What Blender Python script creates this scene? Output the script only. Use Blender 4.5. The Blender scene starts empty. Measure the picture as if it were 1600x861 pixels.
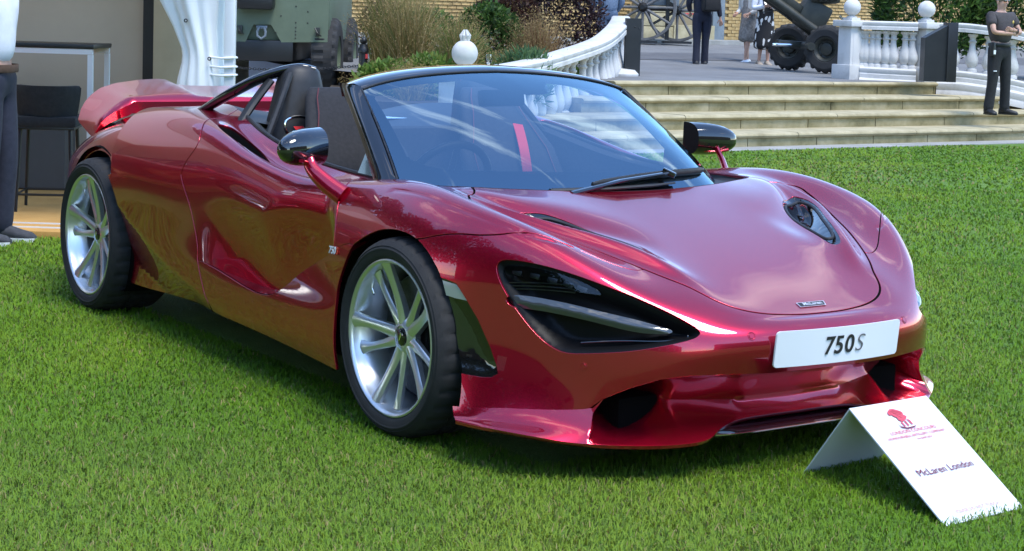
import bpy, bmesh, math, random
import numpy as np
from mathutils import Vector, Matrix, Euler
from mathutils.geometry import delaunay_2d_cdt
random.seed(4); RNG=np.random.default_rng(4)
R=math.radians
SC=bpy.context.scene
COL=SC.collection
# ------------------------------------------------------------------ camera
cam_d=bpy.data.cameras.new('camera'); CAM=bpy.data.objects.new('camera',cam_d); COL.objects.link(CAM)
cam_d.sensor_width=36; cam_d.lens=61.797; cam_d.shift_y=-.11984
cam_d.clip_start=.05; cam_d.clip_end=3000
CAM.matrix_world=Matrix(((0.56546,-0.08171,0.82073,4.86174),(0.82426,0.02063,-0.56584,-3.84488),(0.02930,0.99644,0.07902,1.38996),(0,0,0,1)))
SC.camera=CAM
# ------------------------------------------------------------------ light
SUN_DIR=Vector((.50,.04,1.0)).normalized()          # towards the sun
w=bpy.data.worlds.new('World'); SC.world=w; w.use_nodes=True
nt=w.node_tree; nt.nodes.clear()
def wn(t,**k):
    n=nt.nodes.new(t)
    for a,b in k.items(): setattr(n,a,b)
    return n
CLX,CLY=8.3,4.9
sky=wn('ShaderNodeTexSky',sky_type='NISHITA',sun_disc=False)
sky.sun_elevation=math.asin(SUN_DIR.z); sky.sun_rotation=math.atan2(SUN_DIR.x,SUN_DIR.y)
sky.air_density=1.0; sky.dust_density=0.0; sky.ozone_density=5.0
tc=wn('ShaderNodeTexCoord'); mp=wn('ShaderNodeMapping'); mp.inputs['Scale'].default_value=(1.6,1.6,4.5)
nz=wn('ShaderNodeTexNoise'); nz.inputs['Scale'].default_value=1.6; nz.inputs['Detail'].default_value=7; nz.inputs['Roughness'].default_value=.58
cr=wn('ShaderNodeValToRGB'); cr.color_ramp.elements[0].position=.57; cr.color_ramp.elements[1].position=.74; mp.inputs['Location'].default_value=(CLX,CLY,0)
mix=wn('ShaderNodeMix',data_type='RGBA'); bg=wn('ShaderNodeBackground'); out=wn('ShaderNodeOutputWorld')
mix.inputs[7].default_value=(6.5,6.5,6.9,1)
bg.inputs['Strength'].default_value=.15
L=nt.links.new
L(tc.outputs['Generated'],mp.inputs['Vector']); L(mp.outputs[0],nz.inputs['Vector']); L(nz.outputs['Fac'],cr.inputs[0])
L(cr.outputs[0],mix.inputs[0]); L(sky.outputs[0],mix.inputs[6]); L(mix.outputs[2],bg.inputs[0]); L(bg.outputs[0],out.inputs[0])
sd=bpy.data.lights.new('sun','SUN'); sd.energy=1.35; sd.angle=R(24); sd.color=(1,.965,.9)
so=bpy.data.objects.new('sun',sd); COL.objects.link(so); so.location=(4,8,14)
so.rotation_euler=SUN_DIR.to_track_quat('Z','Y').to_euler()
SC.view_settings.view_transform='Standard'; SC.view_settings.look='None'; SC.view_settings.gamma=1; SC.view_settings.exposure=1.62
try: SC.cycles.max_bounces=10; SC.cycles.transparent_max_bounces=24
except Exception: pass

# ------------------------------------------------------------------ materials
def mat(name,col=(.5,.5,.5),rough=.5,metal=0,**k):
    m=bpy.data.materials.new(name); m.use_nodes=True
    b=m.node_tree.nodes['Principled BSDF']
    b.inputs['Base Color'].default_value=(*col,1); b.inputs['Roughness'].default_value=rough; b.inputs['Metallic'].default_value=metal
    for a,v in k.items(): b.inputs[a.replace('_',' ')].default_value=v
    return m
def varied(name,c1,c2,scale=5,rough=.7,detail=6,lo=.35,hi=.65,bump=0,bscale=None,metal=0,c3=None,dist=.02,coords='Object',stretch=(1,1,1),**k):
    """procedural two/three tone material with optional bump"""
    m=mat(name,c1,rough,metal,**k); t=m.node_tree; b=t.nodes['Principled BSDF']
    tc=t.nodes.new('ShaderNodeTexCoord'); mp=t.nodes.new('ShaderNodeMapping'); mp.inputs['Scale'].default_value=stretch
    t.links.new(tc.outputs[coords],mp.inputs[0])
    n=t.nodes.new('ShaderNodeTexNoise'); n.inputs['Scale'].default_value=scale; n.inputs['Detail'].default_value=detail; n.inputs['Roughness'].default_value=.65
    r=t.nodes.new('ShaderNodeValToRGB'); e=r.color_ramp.elements
    e[0].position=lo; e[0].color=(*c1,1); e[1].position=hi; e[1].color=(*c2,1)
    if c3: x=e.new((lo+hi)/2); x.color=(*c3,1)
    t.links.new(mp.outputs[0],n.inputs['Vector']); t.links.new(n.outputs['Fac'],r.inputs[0]); t.links.new(r.outputs[0],b.inputs['Base Color'])
    if bump:
        n2=t.nodes.new('ShaderNodeTexNoise'); n2.inputs['Scale'].default_value=bscale or scale*6; n2.inputs['Detail'].default_value=5
        t.links.new(mp.outputs[0],n2.inputs['Vector'])
        bp=t.nodes.new('ShaderNodeBump'); bp.inputs['Strength'].default_value=bump; bp.inputs['Distance'].default_value=dist
        t.links.new(n2.outputs['Fac'],bp.inputs['Height']); t.links.new(bp.outputs[0],b.inputs['Normal'])
    return m
M={}
def paint(name,col):
    m=mat(name,col,.27,.85,Coat_Weight=1.0,Coat_Roughness=.008,Coat_IOR=1.62)
    t=m.node_tree; b=t.nodes['Principled BSDF']
    v=t.nodes.new('ShaderNodeTexNoise'); v.inputs['Scale'].default_value=900; v.inputs['Detail'].default_value=1   # metal flake
    tc=t.nodes.new('ShaderNodeTexCoord'); t.links.new(tc.outputs['Object'],v.inputs['Vector'])
    bp=t.nodes.new('ShaderNodeBump'); bp.inputs['Strength'].default_value=.06; bp.inputs['Distance'].default_value=.001
    t.links.new(v.outputs['Fac'],bp.inputs['Height']); t.links.new(bp.outputs[0],b.inputs['Normal'])
    return m
M['red']=paint('candy_red_paint',(.47,.004,.032))
M['gloss']=mat('gloss_black',(.006,.006,.007),.06,0,Coat_Weight=1,Coat_Roughness=.02)
M['socket']=mat('lamp_socket_black',(.006,.006,.007),.38,0,Specular_IOR_Level=.12)
M['black']=varied('satin_black',(.012,.012,.013),(.02,.02,.021),30,.55)
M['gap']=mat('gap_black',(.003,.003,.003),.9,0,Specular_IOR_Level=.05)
M['rubber']=varied('tyre_rubber',(.008,.008,.009),(.014,.014,.014),14,.8,bump=.15,bscale=160,dist=.002)
M['alloy']=mat('silver_alloy',(.66,.67,.68),.30,.88,Coat_Weight=.5,Coat_Roughness=.1)
M['disc']=varied('brake_steel',(.045,.045,.048),(.08,.08,.082),40,.4,metal=.8)
M['chrome']=mat('polished_metal',(.8,.8,.8),.12,1)
M['alcantara']=varied('dark_suede',(.010,.010,.012),(.018,.0175,.020),60,.85,bump=.2,bscale=400,dist=.001)
M['dash']=varied('dash_grey',(.10,.105,.11),(.13,.135,.14),40,.7)
M['belt']=mat('red_belt',(.62,.015,.02),.5)
M['plate']=mat('plate_white',(.72,.74,.76),.35)
M['piping']=mat('dark_red_piping',(.10,.010,.014),.6)
M['ink']=mat('black_ink',(.012,.012,.013),.5)
M['inkgrey']=mat('grey_ink',(.10,.10,.11),.5)
def glass(name,tint=(.75,.82,.84),ior=1.52,refl=(1,1,1)):
    m=bpy.data.materials.new(name); m.use_nodes=True; t=m.node_tree; t.nodes.clear()
    o=t.nodes.new('ShaderNodeOutputMaterial'); mx=t.nodes.new('ShaderNodeMixShader'); fr=t.nodes.new('ShaderNodeFresnel'); fr.inputs[0].default_value=ior
    tr=t.nodes.new('ShaderNodeBsdfTransparent'); tr.inputs[0].default_value=(*tint,1); gl=t.nodes.new('ShaderNodeBsdfGlossy'); gl.inputs['Roughness'].default_value=.015; gl.inputs[0].default_value=(*refl,1)
    t.links.new(fr.outputs[0],mx.inputs[0]); t.links.new(tr.outputs[0],mx.inputs[1]); t.links.new(gl.outputs[0],mx.inputs[2]); t.links.new(mx.outputs[0],o.inputs[0])
    return m
M['glass']=glass('windscreen_glass',(.76,.85,.90),3.2,(.60,.83,1.0))
M['lens']=glass('lamp_lens',(.86,.88,.9),1.5)
M['clear']=glass('clear_glass',(.93,.95,.95),1.5)
# ------------------------------------------------------------------ mesh helpers
def mesh_obj(name,verts,faces,m,parent=None,smooth=True,normals=None,loc=None):
    me=bpy.data.meshes.new(name); me.from_pydata([tuple(map(float,v)) for v in verts],[],[tuple(map(int,f)) for f in faces]); me.update()
    if m is not None: me.materials.append(m)
    if smooth is True: me.polygons.foreach_set('use_smooth',[True]*len(me.polygons))
    elif smooth:
        me.polygons.foreach_set('use_smooth',[True]*len(me.polygons)); me.set_sharp_from_angle(angle=R(smooth))
    if normals is not None: me.normals_split_custom_set_from_vertices([tuple(map(float,n)) for n in normals])
    o=bpy.data.objects.new(name,me); COL.objects.link(o)
    if parent is not None: o.parent=parent
    if loc is not None: o.location=loc
    return o
def tag(o,label=None,cat=None,group=None,kind=None):
    if label: o['label']=label
    if cat: o['category']=cat
    if group: o['group']=group
    if kind: o['kind']=kind
    return o
def empty(name,loc=(0,0,0),rz=0,label=None,cat=None,group=None):
    o=bpy.data.objects.new(name,None); COL.objects.link(o); o.location=loc; o.rotation_euler=(0,0,rz); o.empty_display_size=.2
    return tag(o,label,cat,group)
class MB:
    """mesh builder: collects simple solids, then one object"""
    def __init__(s): s.v=[]; s.f=[]
    def add(s,v,f,mtx=None):
        k=len(s.v)
        if mtx is not None: v=[mtx@Vector(p) for p in v]
        s.v+= [tuple(p) for p in v]; s.f+=[tuple(i+k for i in q) for q in f]; return s
    def box(s,c,d,rot=None,bev=0):
        bm=bmesh.new(); bmesh.ops.create_cube(bm,size=1)
        for v in bm.verts: v.co=Vector((v.co.x*d[0],v.co.y*d[1],v.co.z*d[2]))
        if bev: bmesh.ops.bevel(bm,geom=list(bm.edges),offset=bev,segments=2,affect='EDGES',profile=.6)
        mt=Matrix.Translation(c)
        if rot is not None: mt=mt@(Euler(rot).to_matrix().to_4x4() if not isinstance(rot,Matrix) else rot.to_4x4())
        bm.verts.index_update(); s.add([v.co for v in bm.verts],[[v.index for v in f.verts] for f in bm.faces],mt); bm.free(); return s
    def tube(s,path,r,n=10,caps=True,flat=1.0,up=None):
        P=[Vector(p) for p in path]; m=len(P); rr=r if hasattr(r,'__len__') else [r]*m
        rings=[]; nrm=None
        for i in range(m):
            t=(P[min(i+1,m-1)]-P[max(i-1,0)]).normalized()
            if nrm is None:
                a=Vector(up) if up is not None else (Vector((0,0,1)) if abs(t.z)<.9 else Vector((1,0,0)))
                nrm=(a-t*a.dot(t)).normalized()
            else: nrm=(nrm-t*nrm.dot(t)).normalized()
            b=t.cross(nrm)
            rings.append([P[i]+(nrm*math.cos(2*math.pi*j/n)*flat+b*math.sin(2*math.pi*j/n))*rr[i] for j in range(n)])
        v=[p for q in rings for p in q]; f=[]
        for i in range(m-1):
            for j in range(n): f.append((i*n+j,i*n+(j+1)%n,(i+1)*n+(j+1)%n,(i+1)*n+j))
        if caps: f.append(tuple(range(n-1,-1,-1))); f.append(tuple((m-1)*n+j for j in range(n)))
        return s.add(v,f)
    def lathe(s,prof,n=32,mtx=None,close=False):
        """prof: list of (r,z) about the z axis"""
        v=[];f=[];m=len(prof)
        for r,z in prof:
            for j in range(n): a=2*math.pi*j/n; v.append((r*math.cos(a),r*math.sin(a),z))
        for i in range(m-1 if not close else m):
            k=(i+1)%m
            for j in range(n): f.append((i*n+j,i*n+(j+1)%n,k*n+(j+1)%n,k*n+j))
        return s.add(v,f,mtx)
    def ell(s,c,r,n=16,m=10,rot=None):
        v=[];f=[]
        for i in range(m+1):
            th=math.pi*i/m
            for j in range(n): a=2*math.pi*j/n; v.append((r[0]*math.sin(th)*math.cos(a),r[1]*math.sin(th)*math.sin(a),r[2]*math.cos(th)))
        for i in range(m):
            for j in range(n): f.append((i*n+j,(i+1)*n+j,(i+1)*n+(j+1)%n,i*n+(j+1)%n))
        mt=Matrix.Translation(c)
        if rot is not None: mt=mt@Euler(rot).to_matrix().to_4x4()
        return s.add(v,f,mt)
    def loft(s,rings,closed=True,caps=False):
        n=len(rings[0]); v=[p for q in rings for p in q]; f=[]
        for i in range(len(rings)-1):
            for j in range(n if closed else n-1): f.append((i*n+j,i*n+(j+1)%n,(i+1)*n+(j+1)%n,(i+1)*n+j))
        if caps: f.append(tuple(range(n-1,-1,-1))); f.append(tuple((len(rings)-1)*n+j for j in range(n)))
        return s.add(v,f)
    def extr(s,poly,h,mtx=None):
        """polygon (x,y) extruded 0..h along z"""
        n=len(poly); v=[(x,y,0) for x,y in poly]+[(x,y,h) for x,y in poly]
        f=[tuple(range(n-1,-1,-1)),tuple(range(n,2*n))]+[(i,(i+1)%n,n+(i+1)%n,n+i) for i in range(n)]
        return s.add(v,f,mtx)
    def build(s,name,m,parent=None,smooth=40,loc=None):
        return mesh_obj(name,s.v,s.f,m,parent,smooth,None,loc)
def crom(P,n=8,closed=False):
    """Catmull-Rom resampling of a polyline (list of tuples)"""
    P=np.array(P,float); m=len(P); out=[]
    for i in range(m if closed else m-1):
        if closed: a,b,c,d=P[(i-1)%m],P[i],P[(i+1)%m],P[(i+2)%m]
        else: a,b,c,d=P[max(i-1,0)],P[i],P[i+1],P[min(i+2,m-1)]
        for k in range(n):
            t=k/n; out.append(.5*((2*b)+(c-a)*t+(2*a-5*b+4*c-d)*t*t+(3*b-a-3*c+d)*t**3))
    if not closed: out.append(P[-1])
    return np.array(out)
def interp(P,t):
    """piecewise smooth evaluation of list of points at parameters t in 0..1 (by index)"""
    Q=crom(P,24); k=np.asarray(t)*(len(Q)-1); i=np.clip(k.astype(int),0,len(Q)-2); f=(k-i)[...,None]
    return Q[i]*(1-f)+Q[i+1]*f
def text(name,body,m,parent,mtx,size,extrude=.0008,align='CENTER',shear=0,sx=1,space=1,bold=0):
    cu=bpy.data.curves.new(name,'FONT'); cu.body=body; cu.size=size; cu.extrude=extrude; cu.align_x=align; cu.align_y='CENTER'; cu.shear=shear; cu.space_character=space; cu.offset=bold
    o=bpy.data.objects.new(name,cu); COL.objects.link(o)
    dg=bpy.context.evaluated_depsgraph_get(); me=bpy.data.meshes.new_from_object(o.evaluated_get(dg)); me.name=name
    bpy.data.objects.remove(o); bpy.data.curves.remove(cu)
    me.transform(Matrix.Diagonal((sx,1,1,1))); me.materials.clear(); me.materials.append(m)
    ob=bpy.data.objects.new(name,me); COL.objects.link(ob); ob.matrix_world=mtx
    if parent is not None: ob.parent=parent
    return ob
def frame(o,x,y):
    """matrix with origin o, x axis x, y axis ~y"""
    x=Vector(x).normalized(); y=Vector(y); z=x.cross(y).normalized(); y=z.cross(x)
    m=Matrix((x,y,z)).transposed().to_4x4(); m.translation=Vector(o); return m
# ================================================================== CAR SHELL
ST=[
[(.97,0,.20),(1.02,0,.27),(1.05,0,.33),(1.068,0,.38),(1.072,0,.42),(1.062,0,.462),(1.03,0,.486),(1.00,0,.496),(.965,0,.51),(.75,0,.598),(.45,0,.692),(.10,0,.787)],
[(.96,.2,.2),(1.012,.2,.27),(1.04,.2,.33),(1.058,.2,.38),(1.062,.2,.42),(1.052,.2,.465),(1.02,.2,.488),(.99,.198,.50),(.95,.195,.515),(.74,.16,.603),(.45,.125,.695),(.095,.1,.788)],
[(.93,.38,.2),(.98,.37,.27),(1.005,.365,.33),(1.022,.36,.38),(1.03,.355,.42),(1.022,.35,.465),(.99,.34,.495),(.96,.335,.511),(.915,.325,.535),(.72,.29,.612),(.43,.24,.70),(.085,.2,.79)],
[(.85,.56,.18),(.91,.545,.26),(.935,.535,.33),(.95,.525,.38),(.955,.515,.42),(.945,.505,.47),(.92,.49,.51),(.885,.455,.545),(.84,.392,.574),(.66,.37,.645),(.40,.31,.715),(.07,.3,.793)],
[(.74,.71,.17),(.79,.67,.25),(.808,.66,.33),(.817,.65,.38),(.82,.645,.43),(.81,.635,.50),(.77,.625,.59),(.735,.57,.608),(.69,.483,.624),(.56,.44,.678),(.35,.38,.735),(.05,.4,.797)],
[(.60,.86,.16),(.625,.80,.25),(.635,.78,.33),(.635,.775,.40),(.635,.77,.48),(.63,.77,.575),(.605,.735,.682),(.572,.655,.69),(.544,.56,.668),(.44,.52,.708),(.28,.46,.753),(.02,.48,.80)],
[(.44,.925,.15),(.44,.90,.25),(.43,.885,.34),(.43,.875,.43),(.43,.865,.52),(.43,.855,.625),(.43,.80,.742),(.43,.71,.735),(.429,.614,.697),(.35,.58,.73),(.23,.53,.765),(.0,.54,.802)],
[(.25,.955,.15),(.25,.95,.25),(.25,.945,.35),(.25,.94,.45),(.25,.935,.54),(.25,.915,.665),(.25,.84,.773),(.25,.765,.772),(.25,.69,.736),(.2,.65,.755),(.13,.61,.78),(-.02,.59,.804)],
[(.05,.96,.15),(.05,.958,.25),(.05,.955,.35),(.05,.955,.45),(.05,.952,.56),(.05,.935,.69),(.04,.85,.803),(.04,.785,.815),(.08,.725,.787),(.05,.69,.792),(.0,.66,.80),(-.06,.63,.805)],
[(-.2,.96,.15),(-.2,.958,.25),(-.2,.955,.35),(-.2,.953,.46),(-.2,.95,.57),(-.2,.93,.70),(-.2,.855,.80),(-.2,.79,.82),(-.2,.74,.815),(-.2,.71,.806),(-.2,.69,.80),(-.2,.668,.797)],
[(-.45,.935,.155),(-.45,.95,.24),(-.45,.945,.34),(-.45,.935,.45),(-.45,.93,.55),(-.45,.92,.67),(-.45,.86,.775),(-.45,.80,.795),(-.45,.77,.795),(-.45,.745,.795),(-.45,.72,.793),(-.45,.70,.79)],
[(-.8,.925,.17),(-.8,.936,.25),(-.8,.932,.35),(-.8,.920,.45),(-.8,.914,.55),(-.8,.917,.67),(-.8,.885,.765),(-.8,.835,.768),(-.8,.80,.762),(-.8,.765,.775),(-.8,.735,.79),(-.8,.715,.797)],
[(-1.15,.925,.18),(-1.15,.936,.26),(-1.15,.930,.36),(-1.15,.920,.46),(-1.15,.917,.57),(-1.15,.925,.70),(-1.15,.895,.81),(-1.15,.845,.80),(-1.15,.79,.775),(-1.15,.75,.79),(-1.15,.725,.825),(-1.15,.71,.845)],
[(-1.5,.928,.19),(-1.5,.938,.27),(-1.5,.933,.37),(-1.5,.928,.47),(-1.5,.927,.58),(-1.5,.935,.73),(-1.5,.90,.86),(-1.52,.85,.905),(-1.5,.79,.885),(-1.5,.76,.87),(-1.5,.74,.875),(-1.5,.72,.885)],
[(-1.9,.94,.19),(-1.9,.935,.28),(-1.9,.938,.38),(-1.9,.943,.48),(-1.9,.950,.60),(-1.9,.95,.74),(-1.9,.89,.87),(-1.9,.82,.93),(-1.9,.76,.945),(-1.9,.70,.955),(-1.9,.65,.965),(-1.9,.60,.98)],
[(-2.3,.95,.17),(-2.3,.95,.28),(-2.3,.95,.4),(-2.3,.955,.52),(-2.3,.96,.63),(-2.3,.955,.76),(-2.3,.90,.87),(-2.3,.83,.925),(-2.3,.76,.935),(-2.3,.68,.935),(-2.3,.60,.935),(-2.3,.52,.94)],
[(-2.67,.95,.2),(-2.67,.955,.3),(-2.67,.96,.41),(-2.67,.965,.52),(-2.67,.965,.63),(-2.67,.95,.76),(-2.67,.89,.85),(-2.67,.82,.895),(-2.67,.75,.90),(-2.67,.67,.895),(-2.67,.6,.89),(-2.67,.52,.885)],
[(-3.0,.93,.25),(-3.0,.94,.33),(-3.0,.945,.42),(-3.0,.945,.51),(-3.0,.94,.61),(-3.0,.92,.70),(-3.0,.865,.79),(-3.0,.79,.835),(-3.0,.72,.845),(-3.0,.65,.845),(-3.0,.58,.84),(-3.0,.52,.835)],
[(-3.3,.84,.35),(-3.3,.86,.41),(-3.3,.87,.47),(-3.3,.875,.53),(-3.3,.87,.60),(-3.3,.85,.67),(-3.3,.79,.74),(-3.3,.72,.775),(-3.3,.66,.785),(-3.3,.60,.785),(-3.3,.55,.785),(-3.3,.50,.785)],
]
G=np.array(ST,float)          # 19 x 12 x 3
NU,NV=G.shape[:2]
def smooth_ctrl(P,lam):
    """B-spline control points (uniform cubic) along axis 0 fitting P with 3rd-diff penalty; n+2 ctrl"""
    n=P.shape[0];B=np.zeros((n,n+2))
    for i in range(n):B[i,i:i+3]=(1/6,4/6,1/6)
    D=np.diff(np.eye(n+2),3,axis=0)
    A=B.T@B+lam*D.T@D+1e-9*np.eye(n+2)
    return np.linalg.solve(A,B.T@P.reshape(n,-1)).reshape((n+2,)+P.shape[1:])
def build(lu=.02,lv=.004):
    full=np.concatenate([G[:0:-1]*[1,-1,1],G],0)      # index 0..36, centre at 18; u=18+s on +y side
    c=smooth_ctrl(full,lu)
    c=smooth_ctrl(np.swapaxes(c,0,1),lv)
    return np.swapaxes(c,0,1)                          # (39,14,3)
CT=build()
def bas(t,n):
    i=np.clip(np.floor(t).astype(int),0,n-2);f=t-i
    w=np.stack([(1-f)**3,3*f**3-6*f**2+4,-3*f**3+3*f**2+3*f+1,f**3],-1)/6
    d=np.stack([-(1-f)**2,3*f**2-4*f,-3*f**2+2*f+1,f**2],-1)/2
    return i,w,d
def S(s,v,side=1):
    """s station 0(centre)..18, v row 0..11"""
    s=np.atleast_1d(np.asarray(s,float));v=np.atleast_1d(np.asarray(v,float))
    i,wu,du=bas(18+s,37);j,wv,dv=bas(v,NV)
    ii=i[:,None,None]+np.arange(4)[None,:,None];jj=j[:,None,None]+np.arange(4)[None,None,:]
    c=CT[ii,jj]
    P=np.einsum('nabk,na,nb->nk',c,wu,wv);Du=np.einsum('nabk,na,nb->nk',c,du,wv);Dv=np.einsum('nabk,na,nb->nk',c,wu,dv)
    N=np.cross(Dv,Du);N/=np.linalg.norm(N,axis=1)[:,None]+1e-12
    return P,N,Du,Dv
# ---- helpers on the half shell (+y); everything is mirrored for the other side
def uv_of(P,s0=None,v0=None,axes=(0,1,2),it=40):
    """nearest (s,v) to 3-D points (only the given axes are compared)"""
    ss,vv=np.meshgrid(np.linspace(0,18,145),np.linspace(0,11,89),indexing='ij'); Q=S(ss.ravel(),vv.ravel())[0]
    out=[]
    for p in np.atleast_2d(P):
        m=np.ones(len(Q),bool)
        if v0 is not None: m=(vv.ravel()>=v0[0])&(vv.ravel()<=v0[1])
        if s0 is not None: m&=(ss.ravel()>=s0[0])&(ss.ravel()<=s0[1])
        d=((Q[:,axes]-np.array(p)[list(axes)])**2).sum(1)+np.where(m,0,99); i=d.argmin(); s,v=ss.ravel()[i],vv.ravel()[i]
        for _ in range(8):
            q,_n,du,dv=S(s,v); J=np.stack([du[0][list(axes)],dv[0][list(axes)]],1)
            st=np.linalg.lstsq(J,np.array(p)[list(axes)]-q[0][list(axes)],rcond=None)[0]; st=np.clip(st,-.3,.3)
            s=min(max(s+st[0],0),18); v=min(max(v+st[1],0),11)
        out.append((s,v))
    return np.array(out)
def strip(uv,wd):
    """closed polygon round an open uv polyline, wd metres wide"""
    uv=np.array(uv); P,N,du,dv=S(uv[:,0],uv[:,1]); T=np.gradient(P,axis=0); B=np.cross(N,T); B/=np.linalg.norm(B,axis=1)[:,None]+1e-9
    o=[]
    for k in range(len(uv)):
        J=np.stack([du[k],dv[k]],1); o.append(np.linalg.lstsq(J,B[k]*wd/2,rcond=None)[0])
    o=np.array(o); return np.concatenate([uv+o,(uv-o)[::-1]])
def inpoly(pts,poly):
    x,y=pts[:,0],pts[:,1]; r=np.zeros(len(pts),bool); n=len(poly); j=n-1
    for i in range(n):
        xi,yi=poly[i]; xj,yj=poly[j]
        c=((yi>y)!=(yj>y)); 
        with np.errstate(divide='ignore',invalid='ignore'):
            r^=c&(x<(xj-xi)*(y-yi)/(yj-yi+1e-15)+xi)
        j=i
    return r
def dpoly(uvp,line,sc=(.25,.09)):
    """metric-ish distance and side of uv points to a polyline"""
    p=uvp*np.array(sc); l=np.array(line)*np.array(sc); best=np.full(len(p),9e9)
    for a,b in zip(l[:-1],l[1:]):
        d=b-a; t=np.clip(((p-a)@d)/(d@d+1e-12),0,1); q=a+t[:,None]*d; best=np.minimum(best,np.linalg.norm(p-q,axis=1))
    return best
# outlines ---------------------------------------------------------------
o_head=crom([(5.904,4.911),(5.854,5.098),(5.678,5.227),(5.346,5.369),(4.927,5.525),(4.32,5.736),(3.734,5.911),(3.229,5.832),(2.871,5.445),(2.757,5.1),(2.80,4.83),(2.946,4.567),(3.385,4.055),(3.934,3.41),(4.424,2.961),(4.745,2.783),(4.969,2.917),(5.208,3.289),(5.453,3.785),(5.674,4.262),(5.836,4.637)],6,True)
o_corner=np.array([(7.3,4.147),(6.8,4.17),(6.60,4.15),(6.465,3.934),(6.361,3.741),(6.135,3.213),(5.886,2.39),(5.741,1.76),(5.70,1.50),(5.80,1.34),(5.95,1.29),(6.177,1.281),(6.445,1.30),(7.0,1.32)])
o_vent=crom([(5.934,9.922),(6.6,9.72),(7.0,9.35),(6.85,8.98),(6.3,8.86),(5.266,8.84),(4.239,8.80),(3.542,8.807),(3.266,8.892),(3.169,9.053),(3.584,9.274),(4.281,9.535),(5.047,9.80)],6,True)
o_lamp=crom([(5.80,4.97),(5.67,5.10),(5.281,5.30),(4.86,5.45),(4.518,5.53),(4.32,5.50),(4.319,5.37),(4.659,5.162),(5.038,4.983),(5.431,4.841),(5.741,4.744)],4,True)
o_drl=crom([(5.65,4.30),(5.032,4.597),(4.387,4.835),(3.733,5.045),(3.25,5.03),(3.32,4.78),(3.743,4.537),(4.389,4.405),(5.028,4.202),(5.59,4.0)],4,True)
o_marker=np.array([(7.3,4.095),(6.613,4.10),(6.486,3.938),(6.376,3.73),(6.604,3.70),(7.3,3.71)])
o_mouth=np.array([(-.5,2.23),(0,2.23),(.6,2.22),(1.246,2.2),(2.106,2.24),(2.74,2.2),(3.25,1.965),(3.697,1.506),(4.04,1.05),(4.16,.66),(4.16,.5),(4.15,.3),(4.14,-.5),(-.5,-.5)])
o_intake=crom([(11.9,6.95),(12.4,6.9),(12.95,6.95),(13.3,7.4),(13.28,8.5),(12.86,8.7),(12.4,8.5),(12.0,7.7)],6,True)
fa=uv_of([(x,.95,z) for x,z in [(-.372,.155),(-.385,.25),(-.388,.37),(-.375,.46),(-.30,.575),(-.23,.622),(-.11,.668),(0,.682),(.10,.672),(.17,.645),(.225,.605),(.265,.555),(.305,.46),(.345,.34),(.375,.28),(.392,.16)]],v0=(0,5.6),axes=(0,2))
fa=crom(fa,4); o_archf=np.concatenate([[(fa[0,0],-.5)],fa,[(fa[-1,0],-.5)]])
ra=uv_of([(-2.67+.392*math.cos(t),.95,.345+.392*math.sin(t)) for t in np.linspace(R(-22),R(196),22)],v0=(0,6.5),axes=(0,2))
ra=crom(ra,4); o_archr=np.concatenate([[(ra[0,0],-.5)],ra,[(ra[-1,0]+.3,-.5)]])
c_hood=crom(np.concatenate([[(7.7,11.4)],uv_of([(.02,.655,.806),(.043,.69,.803),(.09,.715,.785),(.13,.724,.766),(.184,.712,.749),(.305,.669,.724),(.429,.614,.697),(.544,.56,.668),(.69,.483,.624),(.762,.44,.602),(.828,.393,.577)],v0=(7,11)),[(2.25,7.94),(1.5,7.76),(.825,7.6),(.3,7.5),(-.3,7.5)]]),5)
c_fb=crom([(7.9,4.75),(7.55,4.883),(7.284,5.04),(6.956,5.22),(6.654,5.352),(6.319,5.489),(5.95,5.75),(5.6,6.2),(5.3,6.55),(4.82,6.964),(4.33,7.353),(4.057,7.678),(3.9,8.02)],5)
c_doorF=crom([(10.45,11.4),(10.4,9.5),(10.2,7.2),(10.038,5.878),(9.976,5.385),(9.906,4.962),(9.87,4.6),(9.86,4.0)],5)
c_scoop=crom([(9.1,4.1),(9.481,4.29),(9.92,3.946),(10.594,3.096),(11.009,2.284),(11.338,1.80),(11.793,1.719),(12.693,2.012),(13.09,2.09)],6)
c_doorR=crom([(13.9,11.4),(13.75,9.8),(13.62,8.0),(13.45,6.9),(13.3,6.2),(13.25,5.702),(13.397,5.161),(13.469,4.841),(13.444,4.643),(13.282,4.004),(13.18,3.284),(13.107,2.59),(13.081,2.018),(12.91,.985),(12.7,-.4)],5)
c_rcrease=[(15.3,3.3),(14.978,2.943),(14.83,2.655),(13.887,1.48),(13.0,.75),(12.72,.618)]
c_slot=crom([(8.9,5.9),(8.2,5.95),(7.4,5.9),(6.6,5.95),(5.8,6.05),(5.3,6.25),(4.95,6.9)],5)
SEAMS=[(c_hood,.0095),(c_fb,.006),(c_doorF,.008),(c_scoop,.004),(c_doorR,.008)]
HOLES={'head':o_head,'corner':o_corner,'vent':o_vent,'mouth':o_mouth,'intake':o_intake,'archf':o_archf,'archr':o_archr,'lamp':o_lamp,'drl':o_drl,'marker':o_marker}
def sstep(x): x=np.clip(x,0,1); return x*x*(3-2*x)
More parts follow.
